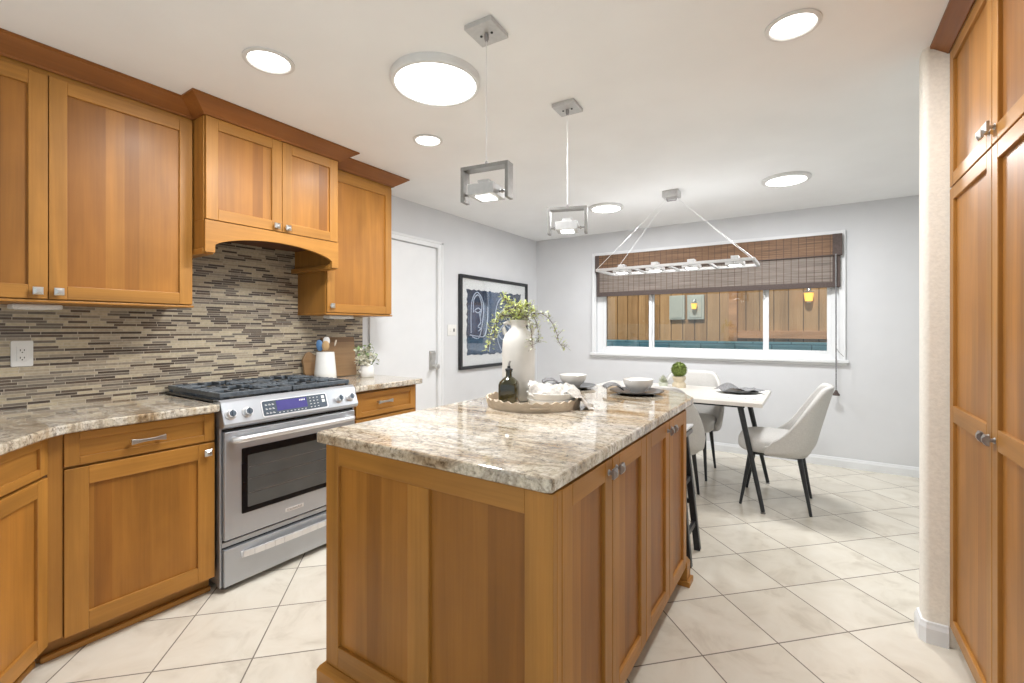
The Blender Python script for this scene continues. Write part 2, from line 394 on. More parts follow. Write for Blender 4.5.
# ------------------------------------------------------------------ mesh building
class MB:
    def __init__(s):
        s.bm = bmesh.new()
    def _add(s, vs, fs, mi=0, T=None):
        if T is not None:
            vs = [T @ Vector(v) for v in vs]
        bv = [s.bm.verts.new(v) for v in vs]
        for f in fs:
            try:
                fc = s.bm.faces.new([bv[i] for i in f]); fc.material_index = mi
            except ValueError:
                pass
        return s
    def box(s, x0, x1, y0, y1, z0, z1, mi=0, T=None):
        vs = [(x, y, z) for z in (z0, z1) for y in (y0, y1) for x in (x0, x1)]
        return s._add(vs, [(0, 2, 3, 1), (4, 5, 7, 6), (0, 1, 5, 4), (2, 6, 7, 3), (0, 4, 6, 2), (1, 3, 7, 5)], mi, T)
    def prism(s, poly, z0, z1, mi=0, T=None):
        """2D polygon (counter-clockwise) extruded along z"""
        n = len(poly)
        vs = [(p[0], p[1], z0) for p in poly] + [(p[0], p[1], z1) for p in poly]
        fs = [tuple(range(n - 1, -1, -1)), tuple(range(n, 2 * n))] + [(i, (i + 1) % n, n + (i + 1) % n, n + i) for i in range(n)]
        return s._add(vs, fs, mi, T)
    def lathe(s, prof, n=32, c=(0, 0, 0), mi=0, T=None, sx=1.0, sy=1.0):
        vs, fs = [], []
        for (r, z) in prof:
            for k in range(n):
                a = 2 * PI * k / n
                vs.append((c[0] + sx * r * math.cos(a), c[1] + sy * r * math.sin(a), c[2] + z))
        for i in range(len(prof) - 1):
            for k in range(n):
                k2 = (k + 1) % n
                fs.append((i * n + k, i * n + k2, (i + 1) * n + k2, (i + 1) * n + k))
        if prof[0][0] > 1e-6:
            fs.append(tuple(range(n - 1, -1, -1)))
        if prof[-1][0] > 1e-6:
            fs.append(tuple((len(prof) - 1) * n + k for k in range(n)))
        return s._add(vs, fs, mi, T)
    def tube(s, pts, r, n=8, mi=0, T=None):
        pts = [Vector(p) for p in pts]
        rs = r if isinstance(r, (list, tuple)) else [r] * len(pts)
        vs, fs = [], []
        up = Vector((0, 0, 1))
        d0 = (pts[1] - pts[0]).normalized()
        if abs(d0.z) > 0.95:
            up = Vector((1, 0, 0))
        for i, p in enumerate(pts):
            a = pts[max(0, i - 1)]; b = pts[min(len(pts) - 1, i + 1)]
            d = (b - a).normalized()
            u = d.cross(up)
            if u.length < 1e-4:
                u = d.cross(Vector((0, 1, 0)))
            u.normalize(); v = u.cross(d).normalized()
            for k in range(n):
                t = 2 * PI * (k + 0.5) / n
                vs.append(p + (u * math.cos(t) + v * math.sin(t)) * rs[i])
        for i in range(len(pts) - 1):
            for k in range(n):
                k2 = (k + 1) % n
                fs.append((i * n + k, i * n + k2, (i + 1) * n + k2, (i + 1) * n + k))
        fs.append(tuple(range(n - 1, -1, -1)))
        fs.append(tuple((len(pts) - 1) * n + k for k in range(n)))
        return s._add(vs, fs, mi, T)
    def bar(s, a, b, wx, wy, mi=0, T=None):
        """square bar from a to b, half sizes wx, wy"""
        a, b = Vector(a), Vector(b)
        d = (b - a).normalized()
        up = Vector((0, 0, 1)) if abs(d.z) < 0.9 else Vector((0, 1, 0))
        u = d.cross(up).normalized(); v = u.cross(d).normalized()
        vs = [p + u * i * wx + v * j * wy for p in (a, b) for (i, j) in ((-1, -1), (1, -1), (1, 1), (-1, 1))]
        return s._add(vs, [(3, 2, 1, 0), (4, 5, 6, 7), (0, 1, 5, 4), (1, 2, 6, 5), (2, 3, 7, 6), (3, 0, 4, 7)], mi, T)
    def sweep(s, path, prof, mi=0, T=None):
        """closed profile [(out, z)] swept along an open xy path, out = to the right of travel, mitred corners"""
        P = [Vector((p[0], p[1])) for p in path]
        n = len(prof); vs = []; fs = []
        for i, p in enumerate(P):
            ns = []
            if i > 0:
                d = (P[i] - P[i - 1]).normalized(); ns.append(Vector((d.y, -d.x)))
            if i < len(P) - 1:
                d = (P[i + 1] - P[i]).normalized(); ns.append(Vector((d.y, -d.x)))
            if len(ns) == 2:
                m = (ns[0] + ns[1]).normalized(); m = m / max(0.3, m.dot(ns[0]))
            else:
                m = ns[0]
            for (o, z) in prof:
                q = p + m * o
                vs.append((q.x, q.y, z))
        for i in range(len(P) - 1):
            for k in range(n):
                k2 = (k + 1) % n
                fs.append((i * n + k, (i + 1) * n + k, (i + 1) * n + k2, i * n + k2))
        fs.append(tuple(range(n))); fs.append(tuple((len(P) - 1) * n + k for k in range(n - 1, -1, -1)))
        return s._add(vs, fs, mi, T)
    def grid(s, fn, nu, nv, mi=0, T=None, close_u=False):
        vs = [fn(i / (nu if close_u else nu - 1), j / (nv - 1)) for j in range(nv) for i in range(nu)]
        fs = []
        for j in range(nv - 1):
            for i in range(nu if close_u else nu - 1):
                i2 = (i + 1) % nu
                fs.append((j * nu + i, j * nu + i2, (j + 1) * nu + i2, (j + 1) * nu + i))
        return s._add(vs, fs, mi, T)
    def leaf(s, p, d, ln, wd, mi=0, up=(0, 0, 1)):
        p = Vector(p); d = Vector(d).normalized()
        u = d.cross(Vector(up))
        if u.length < 1e-3:
            u = Vector((1, 0, 0))
        u.normalize(); v = u.cross(d)
        vs = [p, p + d * ln * .5 + u * wd * .5 + v * wd * .12, p + d * ln, p + d * ln * .5 - u * wd * .5 + v * wd * .12, p + d * ln * .5 - v * wd * .10]
        return s._add(vs, [(0, 1, 4), (1, 2, 4), (2, 3, 4), (3, 0, 4), (0, 3, 1), (3, 2, 1)], mi)
    def build(s, name, mats, parent=None, loc=(0, 0, 0), rot=(0, 0, 0), bevel=0.0, seg=2, smooth=False, world=False, solid=0.0, subd=0, sharp=35):
        bmesh.ops.recalc_face_normals(s.bm, faces=s.bm.faces[:])
        me = bpy.data.meshes.new(name)
        s.bm.to_mesh(me); s.bm.free()
        if not isinstance(mats, (list, tuple)):
            mats = [mats]
        for m in mats:
            me.materials.append(M[m])
        o = bpy.data.objects.new(name, me)
        COL.objects.link(o)
        if world and parent is not None:
            me.transform((Matrix.Translation(parent.location) @ parent.rotation_euler.to_matrix().to_4x4()).inverted())
        o.location = loc; o.rotation_euler = rot
        if parent is not None:
            o.parent = parent
        if smooth or subd:
            me.polygons.foreach_set('use_smooth', [True] * len(me.polygons))
            if not subd:
                me.set_sharp_from_angle(angle=R(sharp))
        if solid:
            md = o.modifiers.new('thickness', 'SOLIDIFY'); md.thickness = solid; md.offset = 0
        if subd:
            md = o.modifiers.new('rounding', 'SUBSURF'); md.levels = subd; md.render_levels = subd
        if bevel:
            md = o.modifiers.new('eased_edges', 'BEVEL'); md.width = bevel; md.segments = seg; md.limit_method = 'ANGLE'; md.angle_limit = R(40)
        return o

def tag(o, label, cat, group=None):
    o['label'] = label; o['category'] = cat
    if group:
        o['group'] = group
    return o

def thing(name, label, cat, loc=(0, 0, 0), rz=0.0, group=None):
    o = bpy.data.objects.new(name, None)
    COL.objects.link(o)
    o.location = loc; o.rotation_euler = (0, 0, rz)
    o.empty_display_size = 0.1
    return tag(o, label, cat, group)

def struct(o, label=None):
    o['kind'] = 'structure'
    if label:
        o['label'] = label
    return o

def smooth01(t):
    t = max(0.0, min(1.0, t)); return t * t * (3 - 2 * t)

def to_world(root):
    return Matrix.Translation(root.location) @ root.rotation_euler.to_matrix().to_4x4()

# ================================================================== SETTING
XL, YB, ZC = -3.04, 5.235, 2.44
struct(MB().box(-3.2, 3.2, -2.6, YB + .16, -0.05, 0).build('floor', 'floor'))
struct(MB().box(-3.2, 3.2, -2.6, YB + .16, ZC, ZC + .08).build('ceiling', 'ceiling'))
struct(MB().box(XL - .15, XL, -2.6, 2.555, 0, ZC).box(XL - .15, XL, 3.335, YB + .15, 0, ZC).box(XL - .15, XL, 2.555, 3.335, 2.085, ZC).build('wall_left', 'wall'))
# back wall with the window opening
wx0, wx1, wz0, wz1 = -2.20, 0.215, 0.995, 2.16
struct(MB().box(XL, wx0, YB, YB + .15, 0, ZC).box(wx1, 2.75, YB, YB + .15, 0, ZC).box(wx0, wx1, YB, YB + .15, 0, wz0).box(wx0, wx1, YB, YB + .15, wz1, ZC).build('wall_back', 'wall'))
# stub wall that ends beside the pantry, bullnosed corners
def bull(x0, x1, y0, y1, r=.022):
    pts = []
    for (cx, cy, a0) in ((x0 + r, y0 + r, 180), (None, None, None)):
        if cx is None:
            break
        pts += [(cx + r * math.cos(R(a0 + k * 15)), cy + r * math.sin(R(a0 + k * 15))) for k in range(7)]
    pts += [(x1, y0), (x1, y1)]
    pts += [(x0 + r + r * math.cos(R(90 + k * 15)), y1 - r + r * math.sin(R(90 + k * 15))) for k in range(7)]
    return pts
struct(MB().prism(bull(0.385, 2.75, 2.507, 2.615), 0, ZC).build('wall_right', 'wall_cream', smooth=True))
struct(MB().box(2.60, 2.75, 2.615, 3.0, 0, ZC).box(2.60, 2.75, 4.9, YB, 0, ZC).box(2.60, 2.75, 3.0, 4.9, 2.15, ZC).build('wall_side', 'wall'))
BBP = [(0, 0), (0.014, 0), (0.014, 0.062), (0.009, 0.075), (0.007, 0.085), (0, 0.088)]
struct(MB().sweep([(XL, YB), (2.60, YB)], BBP).build('baseboard_back', 'white_paint'))
struct(MB().sweep([(XL, 3.40), (XL, YB - .001)], BBP).build('baseboard_left', 'white_paint'))
struct(MB().sweep([(2.6, 2.615), (0.397, 2.615), (0.385, 2.603), (0.385, 2.519), (0.397, 2.507), (0.461, 2.507)], [(o, z * .98) for o, z in BBP]).build('baseboard_right', 'white_paint'))
struct(MB().box(XL, XL + .008, -0.35, 2.432, 0.90, 1.86).build('wall_backsplash', 'mosaic'))

# --- door in the left wall
dr = bpy.data.objects.new('door_1', None); COL.objects.link(dr); dr.location = (XL, 2.575, 0)
struct(dr, 'flat white door in the grey wall beside the short counter')
MB().box(XL - .05, XL - .008, 2.578, 3.312, 0.004, 2.062).build('door_leaf', 'white_paint', dr, world=True, bevel=.003)
cas = MB()
cas.box(XL, XL + .016, 2.50, 2.572, 0, 2.125).box(XL, XL + .016, 3.318, 3.39, 0, 2.125).box(XL, XL + .016, 2.572, 3.318, 2.066, 2.125)
cas.box(XL, XL + .022, 3.366, 3.39, 0, 2.125).box(XL, XL + .022, 2.50, 3.39, 2.105, 2.127)
cas.box(XL - .15, XL, 2.555, 2.575, 0, 2.07).box(XL - .15, XL, 3.315, 3.335, 0, 2.07).box(XL - .15, XL, 2.575, 3.315, 2.066, 2.085)
cas.build('door_casing', 'white_paint', dr, world=True, bevel=.003)
hd = MB(); hd.box(XL - .008, XL + .006, 3.215, 3.285, 0.895, 1.075)
hd.box(XL + .004, XL + .020, 3.222, 3.278, 0.985, 1.06)
dh = hd.build('door_handle', 'nickel', dr, world=True, bevel=.004)
k = MB(); k.lathe([(0.012, 0), (0.012, .03), (.024, .036), (.029, .05), (.027, .062), (.015, .068), (0, .068)], 20, T=Matrix.Translation((XL + .006, 3.258, 0.925)) @ Matrix.Rotation(R(90), 4, 'Y'))
k.build('door_knob', 'nickel', dr, world=True, smooth=True)

# --- window in the back wall
wn = bpy.data.objects.new('window_1', None); COL.objects.link(wn); wn.location = ((wx0 + wx1) / 2, YB, wz0)
struct(wn, 'wide white slider window under the woven blind')
c = MB()
ci = .004
c.box(-2.245, wx0 + ci, YB - .018, YB, .975, 2.20).box(wx1 - ci, .262, YB - .018, YB, .975, 2.20).box(wx0, wx1, YB - .018, YB, wz1 - ci, 2.20)
c.box(-2.245, -2.232, YB - .024, YB, .975, 2.20).box(.249, .262, YB - .024, YB, .975, 2.20)
c.build('window_casing', 'white_paint', wn, world=True, bevel=.003)
MB().box(-2.26, .285, YB - .045, YB + .05, .968, .998).box(-2.25, .27, YB - .016, YB, .945, .968).build('window_sill', 'white_paint', wn, world=True, bevel=.004)
f = MB(); y0, y1 = YB + .035, YB + .095
f.box(wx0, -2.12, y0, y1, wz0, wz1).box(.155, wx1, y0, y1, wz0, wz1).box(-2.12, .155, y0, y1, wz0, 1.045).box(-2.12, .155, y0, y1, 2.11, wz1)
f.build('window_frame', 'white_paint', wn, world=True, bevel=.004)
for nm, (a, b_), yo in (('s', (-2.12, -1.535), 0), ('s', (-1.545, -0.385), .026), ('s', (-0.395, 0.155), 0)):
    t = .034 if yo == 0 else .030
    sm = MB()
    ya, yb = YB + .040 + yo, YB + .064 + yo
    sm.box(a, a + t, ya, yb, 1.042, 2.115).box(b_ - t, b_, ya, yb, 1.042, 2.115).box(a + t, b_ - t, ya, yb, 1.042, 1.042 + t).box(a + t, b_ - t, ya, yb, 2.115 - t, 2.115)
    so = sm.build('window_sash', 'white_paint', wn, world=True, bevel=.003)
    MB().box(a + t, b_ - t, ya + .010, ya + .014, 1.042 + t, 2.115 - t).build('window_pane', 'glass', wn, world=True)
lt = MB(); lt.box(-.405, -.392, YB + .028, YB + .041, 1.60, 1.66).tube([(-.398, YB + .03, 1.61), (-.40, YB + .012, 1.63), (-.398, YB + .03, 1.65)], .005)
lt.build('window_latch', 'white_plastic', wn, world=True)

# --- yard behind the window
struct(MB().box(-8, 6, YB + .16, 11, -.12, -.05).build('ground', 'concrete'))
fence = thing('wood_fence', 'brown vertical board fence standing behind the window glass', 'fence', (-1, 6.75, -.05))
fm = MB(); random.seed(4)
for i in range(52):
    x = -6 + i * .16
    fm.box(x, x + .1480, 6.74 + random.uniform(0, .010), 6.765, -.05, 2.35)
fm.box(-6, 2.3, 6.766, 6.785, -.05, 2.35, 1)  # dark backing, its colour draws the shadow lines between boards
fm.build('board_panel', ['fence_wood', 'fence_back'], fence, world=True)
MB().box(-.90, 2.3, 6.70, 6.74, 1.16, 1.26).build('rail', 'fence_rail', fence, world=True, bevel=.004)
for x in (-4.2, -.92, 2.1):
    MB().box(x, x + .10, 6.63, 6.74, -.05, 2.38).build('post', 'fence_rail', fence, world=True, bevel=.005)
gw = MB().box(-6, 3, 6.30, 6.50, -.05, 1.075).box(-6, 3, 6.285, 6.515, 1.075, 1.125).build('garden_wall', 'teal')
tag(gw, 'low teal block wall in front of the brown fence outside the window', 'garden wall')
for i, (x0, x1) in enumerate(((-1.70, -1.49), (-1.455, -1.235))):  # added panels standing in for pale reflections in the window glass
    p = thing('reflection_panel', ('plain pale panel added on the fence for a window reflection, left of the other one', 'pale panel added for a window reflection, behind the small lantern shape')[i], 'panel', ((x0 + x1) / 2, 6.735, 1.42))
    MB().box(x0, x1, 6.690, 6.735, 1.415, 1.755).build('frame', 'pale_panel', p, world=True, bevel=.006)
    MB().box(x0 + .03, x1 - .03, 6.682, 6.692, 1.44, 1.73).build('board', 'pale_panel', p, world=True, bevel=.003)
def lantern(x, y, z, s, lab):  # added glowing shape in place of a lamp reflected in the pane
    t = thing('reflection_lantern', lab, 'lantern', (x, y, z))
    MB().box(-.02 * s, .02 * s, -.01, .0, -.02 * s, .16 * s).tube([(0, 0, .13 * s), (0, -.05 * s, .15 * s), (0, -.06 * s, .115 * s)], .007 * s).build('bracket', 'nickel', t)
    MB().lathe([(.012 * s, .115 * s), (.05 * s, .095 * s), (.05 * s, .088 * s), (0, .088 * s)], 8, (0, -.06 * s, 0)).build('cap', 'nickel', t)
    MB().lathe([(.034 * s, 0), (.046 * s, .088 * s)], 8, (0, -.06 * s, 0)).build('glass_shade', 'amber', t)
lantern(-1.352, 6.680, 1.56, .85, 'small lantern shape added on the pale panel for a lamp reflected in the window')
lantern(-.030, 6.74, 1.625, 1.15, 'amber lantern shape added for a warm lamp reflected in the right window pane')

# ================================================================== CABINETRY
def shaker(mb, w, h, st=.058, t=.021, rails=None, bot=None, top=None):
    """front in local coords: x 0..w, z 0..h, front face y=-t, back y=0. slots: 0 upright, 1 level, 2 panel"""
    top = top or st; bot = bot or st
    mb.box(0, st, -t, 0, 0, h, 0); mb.box(w - st, w, -t, 0, 0, h, 0)
    zs = [(0, bot)] + [(a, b) for a, b in (rails or [])] + [(h - top, h)]
    for a, b in zs:
        mb.box(st, w - st, -t, 0, a, b, 1)
    for (a, b), (c, d) in zip(zs[:-1], zs[1:]):
        mb.box(st - .004, w - st + .004, -t + .011, -.002, b - .004, c + .004, 2)
    return mb
SL = ['wood_z', 'wood_x', 'wood_panel']

def add_front(root, name, x, z, w, h, y=0.0, **kw):
    mb = MB(); shaker(mb, w, h, **kw)
    return mb.build(name, SL, root, loc=(x, y, z), bevel=.0022)

def add_drawer(root, x, z, w, h, y=0.0, st=.045):
    mb = MB(); shaker(mb, w, h, st=st, top=.032, bot=.032)
    # the drawer's panel runs level
    return mb.build('drawer', ['wood_z', 'wood_x', 'wood_x'], root, loc=(x, y, z), bevel=.0022)

def knob(parent, x, z, y=-.021, mat='nickel', s=1.0):
    """square pyramid knob on a stem"""
    m = MB()
    a = .0155 * s
    m.lathe([(.010 * s, 0), (.006 * s, .005), (.006 * s, .016)], 12, T=Matrix.Translation((x, y, z)) @ Matrix.Rotation(R(90), 4, 'X'))
    T = Matrix.Translation((x, y - .015, z)) @ Matrix.Rotation(R(90), 4, 'X')
    m._add([(-a, -a, 0), (a, -a, 0), (a, a, 0), (-a, a, 0), (-a, -a, .007), (a, -a, .007), (a, a, .007), (-a, a, .007), (-a * .35, -a * .35, .014), (a * .35, -a * .35, .014), (a * .35, a * .35, .014), (-a * .35, a * .35, .014)],
           [(3, 2, 1, 0), (0, 1, 5, 4), (1, 2, 6, 5), (2, 3, 7, 6), (3, 0, 4, 7), (4, 5, 9, 8), (5, 6, 10, 9), (6, 7, 11, 10), (7, 4, 8, 11), (8, 9, 10, 11)], 0, T)
    return m.build('knob', mat, parent)

def pull(parent, x, z, w, y=-.021):
    """flared bar pull"""
    m = MB()
    for sx in (-1, 1):
        m.box(x + sx * w * .42 - .006, x + sx * w * .42 + .006, y - .022, y, z - .006, z + .006)
    n = 9
    for i in range(n - 1):
        a, b = i / (n - 1), (i + 1) / (n - 1)
        def hh(t): return .0055 + .0065 * abs(2 * t - 1) ** 2
        xa, xb = x - w / 2 + w * a, x - w / 2 + w * b
        vs = [(xa, y - .020, z - hh(a)), (xb, y - .020, z - hh(b)), (xb, y - .020, z + hh(b)), (xa, y - .020, z + hh(a)),
              (xa, y - .029, z - hh(a)), (xb, y - .029, z - hh(b)), (xb, y - .029, z + hh(b)), (xa, y - .029, z + hh(a))]
        m._add(vs, [(0, 3, 2, 1), (4, 5, 6, 7), (0, 1, 5, 4), (3, 7, 6, 2)] + ([(0, 4, 7, 3)] if i == 0 else []) + ([(1, 2, 6, 5)] if i == n - 2 else []))
    return m.build('handle', 'nickel', parent, bevel=.0012)

CROWN = [(0, 2.372), (.010, 2.372), (.016, 2.380), (.022, 2.383), (.036, 2.393), (.060, 2.409), (.080, 2.423), (.085, 2.428), (.094, 2.431), (.094, ZC - .001), (0, ZC - .001)]
def crown(root, path, dz=0.0):
    return MB().sweep(path, [(o, min(z + dz, ZC - .001)) for o, z in CROWN]).build('crown_moulding', 'wood_crown', root, world=True)

UX = -2.70   # front plane of the upper carcasses
# ---- tall upper cabinet on the left: local x -> world +y, local -y -> world +x
A0, A1 = 0.005, 1.088
t = thing('wall_cabinet', 'two-door wooden wall cabinet above the power outlet', 'wall cabinet', (UX - .021, A0, 1.40), R(90))
MB().box(0, A1 - A0, 0, .319, 0.005, 1.035).build('body', 'wood_z', t)
MB().box(-.0, A1 - A0 + .004, -.022, .319, -.006, .005).build('light_rail', 'wood_x', t, bevel=.003)
MB().box(0, A1 - A0, -.012, 0, .958, 1.000).build('top_rail', 'wood_x', t)
xs = .547 - A0
d = add_front(t, 'door', .004, .010, xs - .0055, .945); knob(d, xs - .0055 - .033, .032)
d = add_front(t, 'door', xs + .0015, .010, A1 - A0 - xs - .004, .945); knob(d, .028, .032)
crown(t, [(UX, A0), (UX, A1)][::-1] if False else [(UX - .021 + .021, A1 + .0), (UX, A0)][::-1])

# ---- hood cabinet
HX, H0, H1 = -2.575, 1.092, 1.874
t = thing('hood_cabinet', 'wooden range hood cabinet with arched valance over the steel range', 'hood cabinet', (HX - .021, H0, 1.67), R(90))
W = H1 - H0
hb = MB()
hb.box(0, W, 0, .44, .175, .76)
hb.box(0, .021, 0, .44, .03, .175).box(W - .021, W, 0, .44, .03, .175)
hb.build('body', 'wood_z', t, bevel=.002)
# arched valance: feet at both sides, segmental arch between
v = MB(); poly = [(0, 0.006), (.048, 0.006), (.048, .048)]
for i in range(1, 24):
    a = i / 24; x = .048 + (W - .096) * a
    poly.append((x, .048 + .062 * (1 - (2 * a - 1) ** 2) ** .75))
poly += [(W - .048, .048), (W - .048, .006), (W, .006), (W, .172), (0, .172)]
v.prism(poly, 0, .021, T=Matrix.Rotation(R(90), 4, 'X'))
v.build('valance', 'wood_x', t, bevel=.0015)
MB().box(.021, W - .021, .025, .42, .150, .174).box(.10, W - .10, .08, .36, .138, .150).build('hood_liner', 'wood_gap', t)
for a, b_ in ((W - .05, W + .004), (-.004, .05)):
    MB().box(a, b_, .0, .44, -.002, .030).build('bottom_moulding', 'wood_y', t, bevel=.006)
MB().box(0, W, -.012, 0, .704, .730).build('top_rail', 'wood_x', t)
half = 1.497 - H0
d = add_front(t, 'door', .004, .176, half - .0055, .525); knob(d, half - .0055 - .038, .028)
d = add_front(t, 'door', half + .0015, .176, W - half - .0055, .525); knob(d, .026, .028)
crown(t, [(UX - .05, H0), (HX, H0), (HX, H1), (UX - .05, H1)])

# ---- right upper cabinet
B0, B1 = 1.876, 2.441
t = thing('wall_cabinet', 'narrow single-door wooden wall cabinet between range hood and white door', 'wall cabinet', (UX - .021, B0, 1.385), R(90))
W = B1 - B0
MB().box(0, W, 0, .319, 0.005, 1.04).build('body', 'wood_z', t)
MB().box(-.004, W + .004, -.022, .319, -.006, .005).build('light_rail', 'wood_x', t, bevel=.003)
MB().box(0, W, -.012, 0, .968, 1.015).build('top_rail', 'wood_x', t)
d = add_front(t, 'door', .004, .010, W - .008, .955); knob(d, .030, .045)
crown(t, [(UX, B0), (UX, B1), (XL, B1)])

# ---- under-cabinet lights
def strip_light(y0, y1, x0, x1, z, lab):
    t = thing('strip_light', lab, 'lamp', ((x0 + x1) / 2, (y0 + y1) / 2, z - .024))
    MB().box(x0, x1, y0, y1, z - .022, z).build('housing', 'white_plastic', t, world=True, bevel=.006)
    MB().box(x0 + .01, x1 - .01, y0 + .02, y1 - .05, z - .0245, z - .021).build('diffuser', 'white_plastic', t, world=True)
strip_light(.47, .63, -2.97, -2.87, 1.393, 'white under-cabinet light above the power outlet')
strip_light(1.93, 2.13, -2.82, -2.75, 1.378, 'small white under-cabinet light beneath the narrow wall cabinet')

# ---- base cabinet left of the range
FX = -2.41
C0, C1 = .500, 1.070
t = thing('base_cabinet', 'wooden base cabinet with drawer and door left of the range', 'base cabinet', (FX - .021, C0, 0), R(90))
W = C1 - C0
MB().box(0, W, 0, .59, .095, .883).build('body', 'wood_z', t, bevel=.0015)
MB().box(-.014, .029, -.014, .02, .095, .883).build('corner_post', 'wood_z', t)
MB().box(-.03, W, .055, .075, 0, .095).build('toe_kick', 'wood_x', t)
MB().box(-.024, W, .030, .055, 0, .024).build('shoe_moulding', 'wood_x', t, bevel=.006)
dx = .532 - C0; dw = 1.064 - .532
d = add_drawer(t, dx, .748, dw, .130); pull(d, .795 - .532, .060, .122)
d = add_front(t, 'door', dx, .088, dw, .650, st=.072); knob(d, dw - .036, .650 - .042)

# ---- diagonal corner cabinet
ang = math.atan2(.6, -.8)
DW = .86
Bp = Vector((FX - .006, .492, 0))          # where the two faces meet
e = Vector((.8, -.6, 0))
o0 = Bp + e * DW
t = thing('corner_cabinet', 'wooden diagonal corner base cabinet cut by the photo edge', 'base cabinet', (o0.x - .021 * .6, o0.y - .021 * .8, 0), ang)
MB().prism([(0, 0), (DW, 0), (DW, .02), (DW - .25, .45), (.2, .45), (0, .2)], .095, .883).build('body', 'wood_z', t)
MB().box(0, DW + .035, .055, .075, 0, .095).build('toe_kick', 'wood_x', t)
MB().box(0, DW + .026, .030, .055, 0, .024).build('shoe_moulding', 'wood_x', t, bevel=.006)
dw = DW - .038
d = add_drawer(t, .03, .735, dw, .140); pull(d, dw / 2, .066, .122)
d = add_front(t, 'door', .03, .088, dw, .636, st=.060); knob(d, .036, .594)

# ---- base cabinet right of the range
E0, E1 = 1.862, 2.426
t = thing('base_cabinet', 'short wooden base cabinet with drawer between range and white door', 'base cabinet', (FX - .021, E0, 0), R(90))
W = E1 - E0
MB().box(0, W, 0, .59, .095, .883).build('body', 'wood_z', t, bevel=.0015)
MB().box(0, W, .055, .075, 0, .095).build('toe_kick', 'wood_x', t)
d = add_drawer(t, .022, .715, W - .05, .155); pull(d, 2.105 - E0 - .022, .085, .122)
d = add_front(t, 'door', .022, .088, W - .05, .615); knob(d, .036, .575)

# ---- countertops
def counter(name, poly, lab, z0=.885, z1=.922):
    m = MB().prism(poly, z0, z1).build(name, 'granite', bevel=.008, seg=3)
    return tag(m, lab, 'countertop')
B2 = Vector((-2.372, .512))
far = B2 + Vector((.8, -.6)) * .92
arc = []
for i in range(9):      # eased bend between the two runs
    a = i / 8
    p0 = B2 + Vector((.8, -.6)) * .10; p2 = B2 + Vector((0, .10))
    q = (1 - a) ** 2 * p0 + 2 * a * (1 - a) * B2 + a * a * p2
    arc.append((q.x, q.y))
counter('countertop', [(XL + .008, -.30), (far.x - .25, -.30), (far.x, far.y)] + arc + [(-2.372, 1.071), (XL + .008, 1.071)], 'beige granite countertop bending around the corner left of the range')
counter('countertop', [(XL + .008, 1.856), (-2.380, 1.856), (-2.380, 2.442), (-2.392, 2.454), (XL + .008, 2.454)], 'short beige granite countertop between range and white door')

# ================================================================== RANGE
RY0, RY1 = 1.076, 1.850
rg = thing('range', 'stainless steel gas range between the wooden base cabinets', 'range', (-2.395, RY0, 0), R(90))
W = RY1 - RY0        # local: x across, -y front
MB().box(.006, W - .006, .02, .62, .03, .905).build('body', 'steel', rg, bevel=.003)
for x in (.05, W - .05):
    for y in (.04, .56):
        MB().lathe([(.024, 0), (.024, .006), (.012, .010), (.012, .032), (.02, .036), (0, .036)], 14, (x, y, 0)).build('foot', 'pewter', rg, smooth=True)
# sloped control panel
prof = [(-.028, .800), (-.045, .810), (-.050, .825), (-.012, .925), (.004, .936), (.06, .936), (.06, .800)]
cp = MB(); n = len(prof)
vs = [(0, y, z) for y, z in prof] + [(W, y, z) for y, z in prof]
cp._add(vs, [tuple(range(n)), tuple(range(2 * n - 1, n - 1, -1))] + [(i, n + i, n + (i + 1) % n, (i + 1) % n) for i in range(n)])
cpo = cp.build('control_panel', 'steel', rg, bevel=.004, seg=3)
sl = math.atan2(.038, .100)                      # slope of the panel face
def on_panel(x, u):
    """point on the sloped face: u = distance up the slope from its lower edge"""
    return Matrix.Translation((x, -.050 + u * math.sin(sl), .825 + u * math.cos(sl))) @ Matrix.Rotation(R(90) - sl, 4, 'X')
for x in (.036, .115, W - .130, W - .052):
    T = on_panel(x + .0, .045)
    m = MB(); m.lathe([(.026, 0), (.026, .004), (.021, .008), (.019, .024), (.018, .027), (0, .027)], 24, T=T)
    ko = m.build('knob', 'steel_bright', rg, smooth=True)
    MB().lathe([(.0155, .0272), (.0155, .0282), (0, .0282)], 20, T=T).box(-.003, .003, -.0165, .0165, .028, .0315, T=T).build('knob_face', 'panel_dark', ko)
x0, x1 = .192, .560
def rrect(x0, x1, y0, y1, r, n=5):
    p = []
    for cx, cy, a in ((x1 - r, y0 + r, -90), (x1 - r, y1 - r, 0), (x0 + r, y1 - r, 90), (x0 + r, y0 + r, 180)):
        p += [(cx + r * math.cos(R(a + 90 * i / n)), cy + r * math.sin(R(a + 90 * i / n))) for i in range(n + 1)]
    return p
T = on_panel(0, 0)
MB().prism(rrect(x0 - .006, x1 + .006, .004, .092, .012), 0, .003, T=T).build('display_bezel', 'steel_bright', cpo)
dsp = MB().prism(rrect(x0, x1, .010, .087, .008), .001, .0045, T=T).build('display_panel', 'panel_dark', cpo)
MB().box(.265, .438, .028, .082, .003, .0052, T=T).build('display', 'display', cpo)
def legend(boxes):
    m = MB()
    for q in boxes:
        m.box(q[0], q[1], q[2], q[3], .004, .0054, T=T)
    m.build('button_legend', 'paper', cpo)
legend([(.205 + j * .018, .217 + j * .018, .020 + i * .022, .0225 + i * .022) for i in range(3) for j in range(3)] + [(.205 + j * .018, .213 + j * .018, .025 + i * .022, .0265 + i * .022) for i in range(3) for j in range(3)])
legend([(.272 + i * .021, .281 + i * .021, .017, .0195) for i in range(8)])
legend([(.455 + j * .022, .463 + j * .022, .020 + i * .017, .023 + i * .017) for i in range(4) for j in range(3)])
legend([(.530, .548, .040, .056)]); legend([(.530, .548, .062, .078)])
